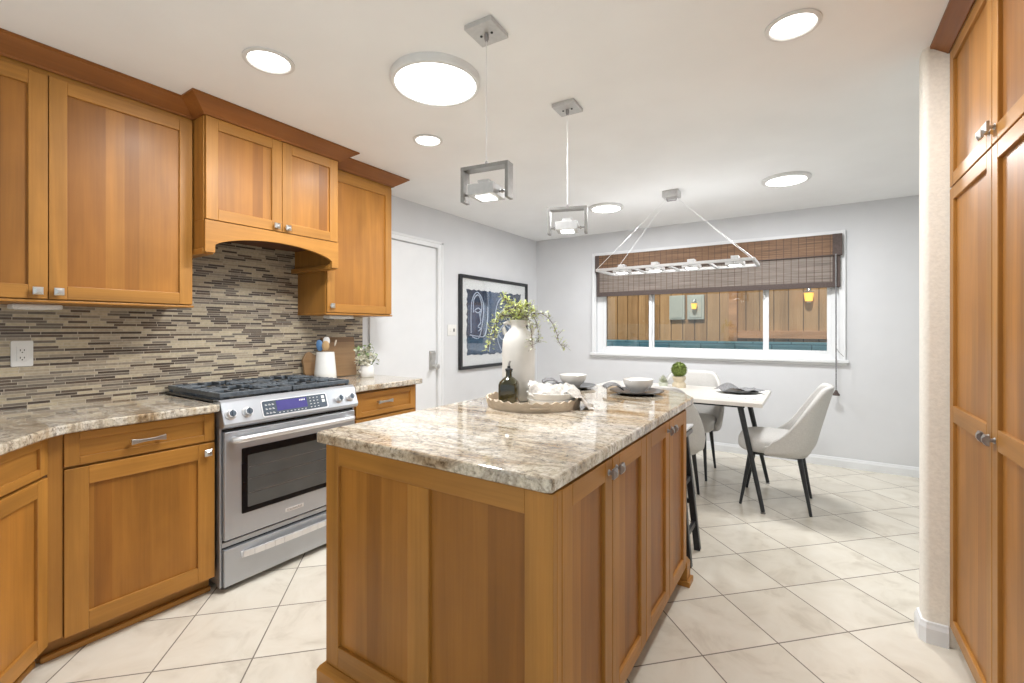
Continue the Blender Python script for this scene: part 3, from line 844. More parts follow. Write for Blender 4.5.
MB().box(.395, .400, .066, .074, .004, .0056, T=T).box(.404, .409, .066, .074, .004, .0056, T=T).box(.413, .418, .066, .074, .004, .0056, T=T).box(.422, .427, .066, .074, .004, .0056, T=T).build('clock_digits', 'paper', cpo)
# oven door
for a, b_ in ((.785, .803), (.198, .262)):
    MB().box(.004, W - .004, -.004, .02, a, b_).build('gap_trim', 'enamel', rg)
dm = MB(); dm.box(.012, W - .012, -.030, .0, .258, .783)
od = dm.build('oven_door', 'steel', rg, bevel=.004)
MB().prism(rrect(.090, W - .090, .366, .690, .006), 0, .004, T=Matrix.Translation((0, -.0285, 0)) @ Matrix.Rotation(R(90), 4, 'X')).build('window_frame', 'oven_glass', od)
MB().prism(rrect(.118, W - .118, .392, .652, .006), 0, .002, T=Matrix.Translation((0, -.0315, 0)) @ Matrix.Rotation(R(90), 4, 'X')).build('window_glass', 'oven_inner', od)
rk = MB()
for z in (.46, .53, .59):
    rk.box(.124, W - .124, -.0345, -.0335, z, z + .0016)
rk.build('oven_rack', 'pewter', od)
hp = [(.050, -.030, .742), (.050, -.060, .744), (.065, -.074, .745)] + [(.065 + (W - .13) * i / 8, -.074 - .006 * math.sin(PI * i / 8), .745) for i in range(1, 8)] + [(W - .065, -.074, .745), (W - .050, -.060, .744), (W - .050, -.030, .742)]
MB().tube(hp, .0165, 12).build('handle', 'steel_bright', od, smooth=True)
MB().box(.315, .420, -.0325, -.029, .298, .318).build('badge', 'steel_bright', od, bevel=.001)
fc = bpy.data.curves.new('badge_lettering', 'FONT'); fc.body = 'KitchenAid'; fc.size = .019; fc.extrude = .0006; fc.align_x = 'CENTER'; fc.align_y = 'CENTER'
fc.materials.append(M['pewter'])
ftmp = bpy.data.objects.new('lettering_outline', fc); COL.objects.link(ftmp)
bpy.context.view_layer.update()
fme = bpy.data.meshes.new_from_object(ftmp.evaluated_get(bpy.context.evaluated_depsgraph_get()))
bpy.data.objects.remove(ftmp); bpy.data.curves.remove(fc)
fo = bpy.data.objects.new('badge_lettering', fme); COL.objects.link(fo); fo.parent = od; fo.location = (.3675, -.033, .308); fo.rotation_euler = (R(90), 0, 0)
# warming drawer
MB().box(.008, W - .008, -.012, .01, .222, .246).build('trim_strip', 'steel', rg, bevel=.002)
wd = MB().box(.012, W - .012, -.026, .02, .032, .212).build('drawer', 'steel', rg, bevel=.004)
hp = [(.095, -.026, .163)] + [(.095 + (W - .19) * i / 12, -.034 - .028 * math.sin(PI * i / 12) ** .7, .166 + .006 * math.sin(PI * i / 12)) for i in range(13)] + [(W - .095, -.026, .163)]
hm = MB()
for a, b_ in zip(hp[:-1], hp[1:]):
    hm.bar(a, b_, .008, .016)
hm.build('handle', 'steel_bright', wd, bevel=.004)
# side skirt visible at the left edge
for a, b_ in ((0, .010), (W - .010, W)):
    MB().box(a, b_, -.006, .02, .03, .80).build('side_trim', 'steel', rg, bevel=.002)
# cooktop
ct = MB().box(0, W, .012, .625, .922, .936).build('cooktop', 'enamel', rg, bevel=.004)
for (bx, by, br) in ((.19, .19, .045), (.19, .46, .036), (.385, .33, .05), (W - .19, .19, .045), (W - .19, .46, .036)):
    MB().lathe([(br, 0), (br, .008), (br * .8, .010), (br * .8, .016), (br * .7, .020), (0, .020)], 24, (bx, by, .936)).build('burner', 'iron', rg, smooth=True)
for gx0, gx1 in ((.012, W / 2 - .004), (W / 2 + .004, W - .012)):
    g = MB(); zt = .968
    for y in (.030, .606):
        g.box(gx0, gx1, y - .009, y + .009, zt - .022, zt)
    for x in (gx0 + .009, gx1 - .009):
        g.box(x - .009, x + .009, .03, .606, zt - .022, zt)
    g.box(gx0, gx1, .310, .326, zt - .018, zt)
    nx = 5
    for i in range(1, nx):
        x = gx0 + (gx1 - gx0) * i / nx
        for a, b_ in ((.03, .128), (.250, .386), (.510, .606)):
            g.box(x - .006, x + .006, a, b_, zt - .016, zt + .003)
    for yc in (.19, .45):
        for s in (0, 1):
            xa, xb = (gx0, gx0 + .125) if s == 0 else (gx1 - .125, gx1)
            for dy in (-.045, 0, .045):
                g.box(xa, xb - (0.03 if dy else 0) if s == 0 else xb, yc + dy - .006, yc + dy + .006, zt - .016, zt + .003)
    for x in (gx0 + .012, gx1 - .012):
        for y in (.034, .318, .602):
            g.box(x - .008, x + .008, y - .008, y + .008, .935, zt - .015)
    g.build('grate', 'iron', rg, bevel=.003)

# ================================================================== ISLAND
IX0, IX1, IY0, IY1 = -1.421, -.546, 1.006, 2.415
isl = thing('kitchen_island', 'wooden kitchen island cabinet under the large granite top', 'kitchen island', ((IX0 + IX1) / 2, (IY0 + IY1) / 2, 0))
ib = MB()
ib.box(IX0, IX1, IY0, IY1 - .014, .098, .883)
MB().box(-.625, -.605, IY0, IY1 - .014, 0, .098).build('toe_kick', 'wood_gap', isl, world=True)  # toe board in dark wood, recess shade put into its colour
ib.box(IX0, -.625, IY0 + .01, IY1 - .014, .0, .10)
ib.build('body', 'wood_z', isl, world=True)
# camera-facing end panel (frame and two recessed fields)
ep = MB(); Wp = .896; Hp = .875
def fr(x0, x1, z0, z1, mi, y0=-.022, y1=0): ep.box(x0, x1, y0, y1, z0, z1, mi)
fr(0, .066, 0, Hp, 0); fr(Wp - .082, Wp, 0, Hp, 0); fr(.399, .485, .190, Hp - .064, 0)
fr(.066, Wp - .082, Hp - .064, Hp, 1); fr(.066, Wp - .082, 0, .190, 1)
fr(.062, .403, .186, Hp - .060, 2, -.010, 0); fr(.481, Wp - .078, .186, Hp - .060, 2, -.010, 0)
ep.build('end_panel', SL, isl, loc=(IX0 - isl.location.x, IY0 - isl.location.y, 0.005), bevel=.0022)
BM = [(0, 0), (.030, 0), (.030, .020), (.022, .026), (.022, .098), (.014, .112), (.004, .120), (0, .120)]
MB().sweep([(IX0, IY1), (IX0, IY0 - .022), (-.545, IY0 - .022)][::-1] if False else [(-.545, IY0 - .022), (IX0, IY0 - .022), (IX0, IY1)][::-1], BM).build('base_moulding', 'wood_x', isl, world=True) if False else None
MB().sweep([(IX0, IY1), (IX0, IY0 - .022), (IX1 + .022, IY0 - .022)], BM).build('base_moulding', 'wood_x', isl, world=True)
# doors on the aisle side (facing +x)
for y0, y1, side in ((1.034, 1.380, 1), (1.384, 1.733, 0), (1.737, 2.072, 1), (2.076, 2.398, 0)):
    dmb = MB(); shaker(dmb, y1 - y0, .785, st=.060)
    d = dmb.build('door', SL, isl, loc=(IX1 - isl.location.x, y0 - isl.location.y, .092), rot=(0, 0, R(90)), bevel=.0022)
    knob(d, (y1 - y0 - .030) if side else .030, .785 - .038, mat='pewter')
MB().box(IX1, IX1 + .021, IY0, 1.031, .098, .88).build('corner_post', 'wood_z', isl, world=True, bevel=.002)
# far end panel and the little furniture foot
MB().box(IX0, IX1 + .012, IY1 - .014, IY1 + .010, 0, .883).build('back_panel', 'wood_z', isl, world=True, bevel=.002)
ft = MB()
ft.box(-.60, -.518, 2.385, 2.452, .026, .105).box(-.61, -.505, 2.375, 2.462, 0, .028)
ft._add([(-.60, 2.385, .105), (-.518, 2.385, .105), (-.518, 2.452, .105), (-.60, 2.452, .105), (-.60, 2.40, .125), (-.53, 2.40, .125), (-.53, 2.44, .125), (-.60, 2.44, .125)], [(4, 5, 6, 7), (0, 1, 5, 4), (1, 2, 6, 5), (2, 3, 7, 6), (3, 0, 4, 7), (3, 2, 1, 0)])
ft.build('foot', 'wood_x', isl, world=True, bevel=.003)
def chamf(x0, x1, y0, y1):
    p = [(x0 + .012, y0), (x1 - .012, y0), (x1, y0 + .012)]
    for i in range(7):
        a = i / 6
        p.append((x1 - .205 * a - .0 + .02 * math.sin(PI * a), y1 - .235 + .235 * a + .02 * math.sin(PI * a)))
    for i in range(7):
        a = i / 6
        p.append((x0 + .205 * (1 - a) - .02 * math.sin(PI * a), y1 - .235 * a + .02 * math.sin(PI * a)))
    p += [(x0, y0 + .012)]
    return p
counter('countertop', chamf(-1.465, -.522, .968, 2.785), 'large island countertop of streaked cream granite with a clipped far corner', .884, .922)

# ================================================================== PANTRY
PX = .463
# local x -> world -y, local -y -> world -x
P0, P1 = 2.503, 1.30
t = thing('pantry_cabinet', 'tall wooden pantry cabinet at the right edge beside the cream wall end', 'pantry cabinet', (PX + .021, P0, 0), R(-90))
W = P0 - P1
MB().box(0, W, 0, .60, .085, 2.42).box(.0, W, .05, .6, 0, .085).build('body', 'wood_z', t)
MB().box(0, W, -.004, 0, 2.385, 2.42).build('top_rail', 'wood_x', t)
seam = P0 - 1.985
cols = [(.006, seam - .002), (seam + .002, seam + .515)]
for i, (a, b_) in enumerate(cols):
    d = add_front(t, 'door', a, .090, b_ - a, 1.752, st=.050, rails=[(.828, .892)])
    knob(d, (b_ - a - .026) if i == 0 else .026, .855, mat='pewter')
    d = add_front(t, 'door', a, 1.848, b_ - a, .542, st=.050)
    knob(d, (b_ - a - .026) if i == 0 else .026, .048, mat='nickel')
CRP = [(0, 2.392), (.006, 2.392), (.012, 2.398), (.048, 2.424), (.058, 2.428), (.058, ZC - .001), (0, ZC - .001)]
MB().sweep([(PX, P1), (PX, P0 + .0)][::-1], CRP).build('crown_moulding', 'wood_crown', t, world=True)

# ================================================================== WALL FITTINGS
t = thing('power_outlet', 'white double power outlet on the mosaic backsplash', 'outlet', (XL + .008, .527, 1.17), R(90))
MB().prism(rrect(-.036, .036, -.059, .059, .006), 0, .006, T=Matrix.Rotation(R(90), 4, 'X')).build('cover_plate', 'white_plastic', t, bevel=.002)
MB().box(-.018, .018, -.0085, -.005, -.034, .034).build('socket_face', 'white_plastic', t, bevel=.001)
sl_ = MB()
for dz in (-.018, .016):
    for sx, hh in ((-.0065, .0042), (.0065, .0035)):
        sl_.box(sx - .0013, sx + .0013, -.0092, -.008, dz - hh, dz + hh)
    sl_.lathe([(.0025, 0), (.0025, .001), (0, .001)], 8, T=Matrix.Translation((0, -.0083, dz - .010)) @ Matrix.Rotation(R(90), 4, 'X'))
sl_.build('slots', 'dark_slot', t)
t = thing('light_switch', 'white double switch plate between white door and framed print', 'light switch', (XL, 3.535, 1.272), R(90))
MB().prism(rrect(-.066, .066, -.056, .056, .006), 0, .006, T=Matrix.Rotation(R(90), 4, 'X')).build('cover_plate', 'white_plastic', t, bevel=.002)
MB().box(-.037, -.015, -.013, -.005, -.016, .016).build('toggle', 'white_plastic', t, bevel=.002)
MB().box(.015, .037, -.011, -.005, -.016, .016).build('toggle', 'pewter', t, bevel=.002)

# ---- framed print
PY0, PY1, PZ0, PZ1 = 3.634, 4.960, .860, 1.850
t = thing('framed_print', 'black-framed abstract blue print with white brush lines on the grey wall', 'picture', (XL, (PY0 + PY1) / 2, PZ0), R(90))
hw, hh = (PY1 - PY0) / 2, (PZ1 - PZ0); fw = .034
fm = MB().box(-hw, hw, -.035, 0, 0, fw).box(-hw, hw, -.035, 0, hh - fw, hh).box(-hw, -hw + fw, -.035, 0, fw, hh - fw).box(hw - fw, hw, -.035, 0, fw, hh - fw)
fm.build('frame', 'black_metal', t, bevel=.003)
MB().box(-hw + fw, hw - fw, -.012, -.002, fw, hh - fw).build('mount', 'paper', t)
random.seed(11)
def torn(x0, x1, z0, z1, n=26, j=.012):
    p = []
    for i in range(n): p.append((x0 + (x1 - x0) * i / n, z0 + random.uniform(-j, j)))
    for i in range(n): p.append((x1 + random.uniform(-j, j), z0 + (z1 - z0) * i / n))
    for i in range(n): p.append((x1 - (x1 - x0) * i / n, z1 + random.uniform(-j, j)))
    for i in range(n): p.append((x0 + random.uniform(-j, j), z1 - (z1 - z0) * i / n))
    return p
TX = Matrix.Rotation(R(90), 4, 'X')
TY = lambda y: Matrix.Translation((0, y, 0)) @ TX
pr = MB().prism(torn(-.535, .53, .145, .845), 0, .002, T=TY(-.012)).build('print', 'print_navy', t)
pb = MB()
pb.prism(torn(-.52, -.19, .36, .68, j=.006), 0, .0012, mi=0, T=TY(-.014))
pb.prism(torn(-.52, -.17, .15, .355, j=.006), 0, .0012, mi=1, T=TY(-.014))
pb.prism(torn(-.165, .16, .15, .84, j=.008), 0, .0012, mi=0, T=TY(-.0138))
pb.prism(torn(.17, .52, .15, .45, j=.008), 0, .0012, mi=1, T=TY(-.0138))
pb.build('colour_fields', ['print_blue', 'print_teal'], pr)
ln = MB()
def stroke(pts, r=.0065):
    q = []
    n = len(pts)
    for i in range(n - 1):
        p0, p1, p2, p3 = pts[max(0, i - 1)], pts[i], pts[i + 1], pts[min(n - 1, i + 2)]
        for k_ in range(6):
            u = k_ / 6
            q.append(tuple(.5 * (2 * p1[a] + (p2[a] - p0[a]) * u + (2 * p0[a] - 5 * p1[a] + 4 * p2[a] - p3[a]) * u * u + (3 * p1[a] - p0[a] - 3 * p2[a] + p3[a]) * u ** 3) for a in range(2)))
    q.append(pts[-1])
    ln.tube([(x, -.0158, z) for x, z in q], r, 5)
stroke([(-.47, .38), (-.46, .70), (-.36, .82), (-.25, .70), (-.27, .50), (-.33, .33), (-.45, .34)])
stroke([(-.43, .60), (-.42, .74), (-.34, .79), (-.28, .68), (-.31, .56)])
stroke([(-.40, .63), (-.34, .65), (-.30, .62), (-.36, .60), (-.41, .62)])
stroke([(-.33, .60), (-.30, .50), (-.35, .45), (-.30, .43), (-.34, .40)])
stroke([(-.49, .36), (-.35, .345), (-.23, .35), (-.18, .50), (-.17, .67)])
stroke([(-.14, .17), (-.10, .40), (.05, .60), (.20, .64), (.28, .45), (.12, .30), (-.02, .48), (.02, .72), (.18, .82)])
stroke([(.10, .17), (.02, .33), (.15, .47), (.34, .42), (.44, .62), (.36, .80)])
stroke([(.30, .20), (.38, .33), (.47, .28), (.45, .17)])
ln.build('brush_lines', 'print_line', pr)
MB().box(-hw + fw, hw - fw, -.024, -.022, fw, hh - fw).build('glazing', 'pic_glass', t)

# ---- woven blind over the window
bx0, bx1 = -2.185, .236
t = thing('woven_blind', 'brown woven bamboo blind half raised over the window', 'blind', ((bx0 + bx1) / 2, YB - .03, 2.165))
def slope_box(mb, x0, x1, y0, y1, z0, z1, mi=0): mb.box(x0, x1, y0, y1, z0, z1, mi)
MB().box(bx0 + .05, bx1 - .05, YB - .070, YB - .060, 1.965, 2.160).build('valance', 'bamboo', t, world=True)
MB().box(bx0 + .05, bx1 - .05, YB - .052, YB - .040, 1.715, 1.990).build('shade', 'bamboo_grey', t, world=True)
MB().box(bx0 + .04, bx1 - .04, YB - .060, YB - .038, 2.120, 2.158).build('headrail', 'woven_edge', t, world=True)
e_ = MB()
for xa, xb in ((bx0, bx0 + .052), (bx1 - .075, bx1)):
    e_.box(xa, xb, YB - .073, YB - .036, 1.962, 2.162)
    e_.box(xa + (.018 if xa == bx0 else 0), xb - (.0 if xa == bx0 else .014), YB - .054, YB - .038, 1.672, 1.962)
e_.box(bx0 + .018, bx1 - .014, YB - .056, YB - .036, 1.670, 1.722)
e_.box(bx0 + .05, bx1 - .05, YB - .071, YB - .059, 1.960, 1.970)
e_.build('binding', 'woven_edge', t, world=True, bevel=.003)
cd = MB().tube([(.186, YB - .082, 1.975), (.187, YB - .080, 1.4), (.188, YB - .078, .72)], .0055, 6)
cd.tube([(.183, YB - .062, 1.12), (.21, YB - .066, 1.07), (.245, YB - .05, 1.03)], .002, 5)
co = cd.build('pull_cord', 'grey_cloth', t, world=True)
MB().lathe([(.008, .05), (.014, .035), (.030, .006), (.026, 0), (0, 0)], 12, (.188, YB - .078, .672)).build('tassel', 'woven_edge', co, world=False, loc=(-(t.location.x), -(t.location.y), -(t.location.z)))

# ================================================================== CEILING LAMPS
def lamp_globe(parent, r, power, z, col=(.98, .99, 1.0)):
    ld = bpy.data.lights.new('lamp_glow', 'POINT'); ld.shadow_soft_size = r; ld.energy = power * LAMP; ld.color = col
    lo = bpy.data.objects.new('lamp_glow', ld); COL.objects.link(lo); lo.parent = parent; lo.location = (0, 0, z)
def lamp_light(parent, r, power, z, col=(.98, .99, 1.0)):
    ld = bpy.data.lights.new('lamp_glow', 'AREA'); ld.shape = 'DISK'; ld.size = 2 * r; ld.energy = power * LAMP; ld.color = col
    lo = bpy.data.objects.new('lamp_glow', ld); COL.objects.link(lo); lo.parent = parent; lo.location = (0, 0, z)
def downlight(x, y, r, lab, power):
    t = thing('recessed_downlight', lab, 'ceiling light', (x, y, ZC), 0, 'recessed ceiling downlights')
    MB().lathe([(r, 0), (r * 1.24, -.001), (r * 1.24, -.006), (r * 1.05, -.009), (r * .98, -.003), (r * .98, 0)], 36).build('trim_ring', 'lamp_rim', t, smooth=True)
    MB().lathe([(0, -.0035), (r, -.0035), (r, -.001), (0, -.001)], 36).build('lens', 'lamp_lens', t)
    lamp_light(t, r, power, -.02)
downlight(-1.96, 1.08, .082, 'recessed downlight nearest the tall two-door wall cabinet', 10)
downlight(-1.966, 2.064, .072, 'small recessed downlight near the narrow wall cabinet and big round skylight', 10)
downlight(-.06, 2.045, .076, 'recessed downlight in the open ceiling near the pantry crown', 10)
def disc_light(x, y, r, lab, power):
    t = thing('disc_light', lab, 'ceiling light', (x, y, ZC), 0, 'flat disc lamps over the dining area')
    MB().lathe([(r * 1.0, 0), (r * 1.0, -.014), (r * .97, -.020), (r * .86, -.025), (r * .82, -.022), (r * .81, 0)], 36).build('rim', 'lamp_rim', t, smooth=True)
    MB().lathe([(0, -.021), (r * .815, -.020), (r * .815, -.016), (0, -.016)], 36).build('lens', 'lamp_lens', t)
    lamp_light(t, r * .85, power * 2.2, -.035)
disc_light(-.165, 4.095, .165, 'white flush disc light right of the linear chandelier canopy', 12)
disc_light(-1.63, 4.122, .160, 'white flush disc light between pendant and linear chandelier', 12)
t = thing('tubular_skylight', 'big round bright tubular skylight in the white ceiling', 'skylight', (-1.45, 1.575, ZC))
r = .203
MB().lathe([(r, 0), (r, -.030), (r * .985, -.036), (r * .925, -.038), (r * .905, -.034), (r * .905, 0)], 48).build('rim', 'lamp_rim', t, smooth=True)
MB().lathe([(0, -.035), (r * .5, -.0345), (r * .905, -.033), (r * .905, -.02), (0, -.02)], 48).build('diffuser', 'sky_lens', t, smooth=True)
lamp_light(t, r * .9, 30, -.045, (.97, .985, 1.0))

# ---- two pendant lamps over the island
def pendant(x, y, ztop, rz, rc, lab):
    t = thing('pendant_lamp', lab, 'pendant lamp', (x, y, ZC), 0, 'pendant lamps over the island')
    C = Matrix.Rotation(rc, 4, 'Z')
    MB().box(-.061, .061, -.063, .063, -.020, -.001, T=C).build('canopy', 'fixture', t, bevel=.002)
    for dx in (-.024, .024):
        MB().lathe([(.005, -.023), (.005, -.019)], 10, (dx, 0, 0), T=C).build('screw', 'dark_slot', t)
    MB().lathe([(.009, -.020), (.009, -.038), (.006, -.048), (0, -.048)], 12).build('cord_grip', 'pewter', t, smooth=True)
    MB().tube([(0, 0, -.045), (0, 0, ztop - ZC)], .0017, 6).build('cord', 'cable', t)
    Fz = Matrix.Translation((0, 0, ztop - ZC)) @ Matrix.Rotation(rz, 4, 'Z')
    fwid, fh, dp, th = .102, .138, .024, .014
    m = MB()
    m.box(-fwid, fwid, -dp, dp, -th - .002, -.002, T=Fz)
    m.box(-fwid, -fwid + th, -dp, dp, -fh, -th - .002, T=Fz)
    m.box(fwid - th, fwid, -dp, dp, -fh, -th - .002, T=Fz)
    m.build('frame', 'pendant_frame', t, bevel=.001)
    MB().lathe([(.006, 0), (.006, .010), (.0035, .016), (0, .016)], 10, T=Fz).build('ferrule', 'pewter', t)
    hl = Fz @ Matrix.Translation((0, 0, -.105))
    b = MB(); b.box(-.055, .055, -.055, .055, -.020, .022, T=hl); b.box(-.024, .024, -.030, .030, .022, .042, T=hl)
    lh = b.build('lamp_head', 'fixture', t, bevel=.002)
    MB().box(-.032, .032, -.032, .032, -.0235, -.019, T=hl).build('lens', 'led', lh)
    for s in (-1, 1):
        pv = MB()
        pv.tube([(s * .055, 0, -.002), (s * (fwid - th), 0, -.002)], .004, 8, T=hl)
        pv.tube([(s * .064, 0, -.002), (s * .072, 0, -.002)], .008, 10, T=hl)
        pv.build('pivot', 'pewter', lh)
pendant(-1.05, 1.425, 1.915, R(9), R(3), 'nickel pendant lamp nearer the big round skylight')
pendant(-1.06, 2.145, 1.914, R(20), R(3), 'nickel pendant lamp farther from the big skylight, by the small disc light')

# ---- linear chandelier over the dining table
CX0, CX1, CY0, CY1, CZ = -1.585, -.360, 3.785, 4.185, 1.800
ccx, ccy = -.985, 3.955
t = thing('linear_chandelier', 'long rectangular nickel chandelier hung by cables over the dining table', 'chandelier', (ccx, ccy, ZC))
MB().box(ccx - .065, ccx + .065, ccy - .055, ccy + .055, ZC - .055, ZC - .001).build('canopy', 'fixture', t, world=True, bevel=.003)
lp = MB().tube([(ccx - .045, ccy, ZC - .05), (ccx - .035, ccy, ZC - .078), (ccx + .035, ccy, ZC - .078), (ccx + .045, ccy, ZC - .05)], .006, 8)
lp.build('cable_loop', 'pewter', t, world=True)
for sx, ex in ((-1, CX0), (1, CX1)):
    for sy, ey in ((-1, CY0), (1, CY1)):
        MB().tube([(ccx + sx * .04, ccy + sy * .02, ZC - .06), (ex, ey, CZ + .008)], .0013, 6).build('cable', 'cable', t, world=True)
fmb = MB(); bw = .011
for y in (CY0, CY1):
    fmb.box(CX0, CX1, y - bw, y + bw, CZ - .011, CZ + .011)
for x in (CX0, CX1):
    fmb.box(x - bw, x + bw, CY0, CY1, CZ - .011, CZ + .011)
fmb.build('frame', 'fixture', t, world=True, bevel=.001)
ym = (CY0 + CY1) / 2
for hx in (-1.425, -1.130, -.832, -.505):
    MB().box(hx - .065, hx + .065, ym - .065, ym + .065, CZ - .014, CZ + .018).box(hx - .028, hx + .028, ym - .035, ym + .035, CZ + .018, CZ + .058).build('lamp_head', 'fixture', t, world=True, bevel=.002)
    MB().box(hx - .040, hx + .040, ym - .040, ym + .040, CZ - .018, CZ - .013).build('lens', 'led', t, world=True)
    ld = bpy.data.lights.new('lamp_glow', 'POINT'); ld.shadow_soft_size = .05; ld.energy = 1.1 * LAMP; ld.color = (.98, .99, 1.0)  # added point light above the head, brightens the ceiling
    lo = bpy.data.objects.new('lamp_glow', ld); COL.objects.link(lo); lo.parent = t; lo.location = (hx - ccx, ym - ccy, CZ + .11 - ZC)
    cb = MB()
    cb.box(hx - .006, hx + .006, CY0, ym - .065, CZ - .006, CZ + .006).box(hx - .006, hx + .006, ym + .065, CY1, CZ - .006, CZ + .006)
    cb.build('cross_bar', 'fixture', t, world=True)
for hx in (-1.275, -.98, -.67):
    MB().box(hx - .008, hx + .008, CY0, CY1, CZ - .008, CZ + .008).build('cross_bar', 'fixture', t, world=True)

# ================================================================== DINING FURNITURE
TX0, TX1, TY0, TY1, TZ = -1.72, -.290, 3.665, 4.505, .755
t = thing('dining_table', 'rectangular whitewashed dining table on slanted black metal legs', 'dining table', ((TX0 + TX1) / 2, (TY0 + TY1) / 2, 0))
MB().box(TX0, TX1, TY0, TY1, TZ - .030, TZ).build('tabletop', 'table_top', t, world=True, bevel=.004)
MB().box(TX0 + .12, TX1 - .12, TY0 + .05, TY0 + .08, TZ - .048, TZ - .030).box(TX0 + .12, TX1 - .12, TY1 - .10, TY1 - .07, TZ - .048, TZ - .030).box(TX0 + .16, TX0 + .20, TY0 + .05, TY1 - .07, TZ - .046, TZ - .030).box(TX1 - .20, TX1 - .16, TY0 + .05, TY1 - .07, TZ - .046, TZ - .030).build('under_frame', 'black_metal', t, world=True)
for (ax, ay, bx, by) in ((-.440, 3.725, -.283, 3.622), (-.445, 4.26, -.305, 4.345), (-1.57, 3.725, -1.72, 3.622), (-1.57, 4.26, -1.72, 4.345)):
    l = MB().tube([(ax, ay, TZ - .034), (bx, by, .012)], [.021, .0135], 12).build('leg', 'black_metal', t, world=True, smooth=True)
    MB().lathe([(.016, 0), (.016, .006), (.006, .010), (.006, .016)], 12, (bx, by, 0)).build('foot_pad', 'pewter', t, world=True)

def chair(x, y, rz, lab):
    t = thing('dining_chair', lab, 'chair', (x, y, 0), rz, 'upholstered dining chairs')
    # cushion: rounded block, front at -y
    def cush(u, v):
        a = 2 * PI * u; n_ = 4.0
        ca, sa = math.cos(a), math.sin(a)
        px = math.copysign(abs(ca) ** (2 / n_), ca); py = math.copysign(abs(sa) ** (2 / n_), sa)
        b = -PI / 2 + PI * v
        rr = max(0.0, math.cos(b)) ** .42; zz = math.copysign(abs(math.sin(b)) ** .55, math.sin(b))
        X = px * .243 * rr; Y = -.010 + py * .235 * rr
        crown_ = .014 * (1 - min(1, (X / .25) ** 2 + ((Y + .01) / .25) ** 2)) if zz > 0 else 0
        return (X, Y, .445 + .062 * zz + crown_ + .010 * (-Y) * (1 if zz > 0 else 0))
    MB().grid(cush, 40, 17, close_u=True).build('seat', 'fabric', t, smooth=True, sharp=80)
    # wrapping back shell
    TH = 112
    def shell(u, v):
        s = 2 * u - 1; th = R(TH) * s; a = abs(math.degrees(th))
        sx = math.copysign(abs(math.sin(th)) ** .72, math.sin(th)); cy = math.copysign(abs(math.cos(th)) ** .72, math.cos(th))
        zt = .882 - .395 * smooth01((a - 38) / 72) ** .80 - .034 * smooth01((a - 26) / 24)
        zb = .385 + .018 * abs(s)
        z = zb + (zt - zb) * v
        h = (z - .385) / .48
        back = max(0.0, math.cos(th)) ** .6
        X = sx * (.262 + .022 * math.sin(PI * min(1, h)) + .012 * h) * (0.90 + .10 * smooth01(v * 5))
        Y = .015 + cy * (.200 if cy > 0 else .14) * (0.86 + .14 * smooth01(v * 5)) + back * .122 * h ** 1.05
        return (X, Y, z)
    MB().grid(shell, 49, 18).build('backrest', 'fabric', t, smooth=True, sharp=80, solid=.034, bevel=0)
    MB().box(-.17, .17, -.15, .16, .368, .392).build('seat_base', 'black_metal', t)
    for sx in (-1, 1):
        for sy in (-1, 1):
            MB().tube([(sx * .175, sy * .150, .395), (sx * .205, sy * .218, .0)], [.018, .0095], 12).build('leg', 'black_metal', t, smooth=True)
chair(-.222, 3.942, R(-90), 'grey upholstered dining chair at the right end of the table, seen side on')
chair(-.940, 3.550, R(180), 'grey upholstered dining chair seen from behind, between island and table')
chair(-.950, 4.345, R(0), 'grey upholstered dining chair behind the table, below the window')

# ---- counter stool at the far end of the island
t = thing('bar_stool', 'black framed stool with pale seat tucked at the island end', 'stool', (-.80, 2.70, 0))
sm = MB()
def seat_f(u, v):
    x = -.20 + .40 * u; y = -.215 + .44 * v
    return (x, y, .690 + .012 * (2 * u - 1) ** 2)
sm.grid(seat_f, 11, 5)
sm.build('seat', 'seat_wood', t, solid=.012, smooth=True)
MB().box(-.198, .198, -.213, .223, .655, .684).build('seat_apron', 'seat_edge', t, bevel=.008)
cs = {}
for sx in (-1, 1):
    for sy in (-1, 1):
        a = (sx * .180, .01 + sy * .080, .66); b = (sx * .245, .005 + sy * .115, 0)
        cs[sx, sy] = (Vector(a), Vector(b))
        MB().bar(a, b, .017, .017).build('leg', 'black_metal', t, bevel=.003)
def at(sx, sy, z):
    a, b = cs[sx, sy]; u = (a.z - z) / a.z; return a + (b - a) * u
for (p, q, z) in (((1, -1), (1, 1), .16), ((-1, -1), (-1, 1), .16), ((1, 1), (-1, 1), .28), ((1, -1), (-1, -1), .28), ((1, -1), (1, 1), .42), ((-1, -1), (-1, 1), .42)):
    MB().bar(at(*p, z), at(*q, z), .009, .013).build('rung', 'black_metal', t)

# ================================================================== THINGS ON THE ISLAND
CT = .922
# ---- tray with scalloped rim
tx, ty = -1.107, 1.878
t = thing('serving_tray', 'round pale wooden tray with a scalloped rim on the island', 'tray', (tx, ty, CT))
MB().lathe([(0, 0), (.210, 0), (.214, .004), (.214, .010), (0, .010)], 48).build('base', 'pale_wood', t, smooth=True)
def rim(u, v):
    a = 2 * PI * u
    top = .042 + .0042 * math.cos(32 * a)
    prof = [(.208, .006), (.217, top), (.226, top), (.217, .000), (.208, .006)]
    rr, z = prof[int(round(v * 4))]
    return (rr * math.cos(a), rr * math.sin(a), z)
MB().grid(rim, 208, 5, close_u=True).build('rim', 'pale_wood', t, smooth=True)
for a0 in (-52, 128):
    hm = MB()
    n = 8; a_ = [R(a0 - 11 + 22 * i / n) for i in range(n + 1)]
    hm.tube([(.223 * math.cos(a), .223 * math.sin(a), .020) for a in a_], .0055, 6)
    hm.build('handle', 'pale_wood', t, smooth=True)
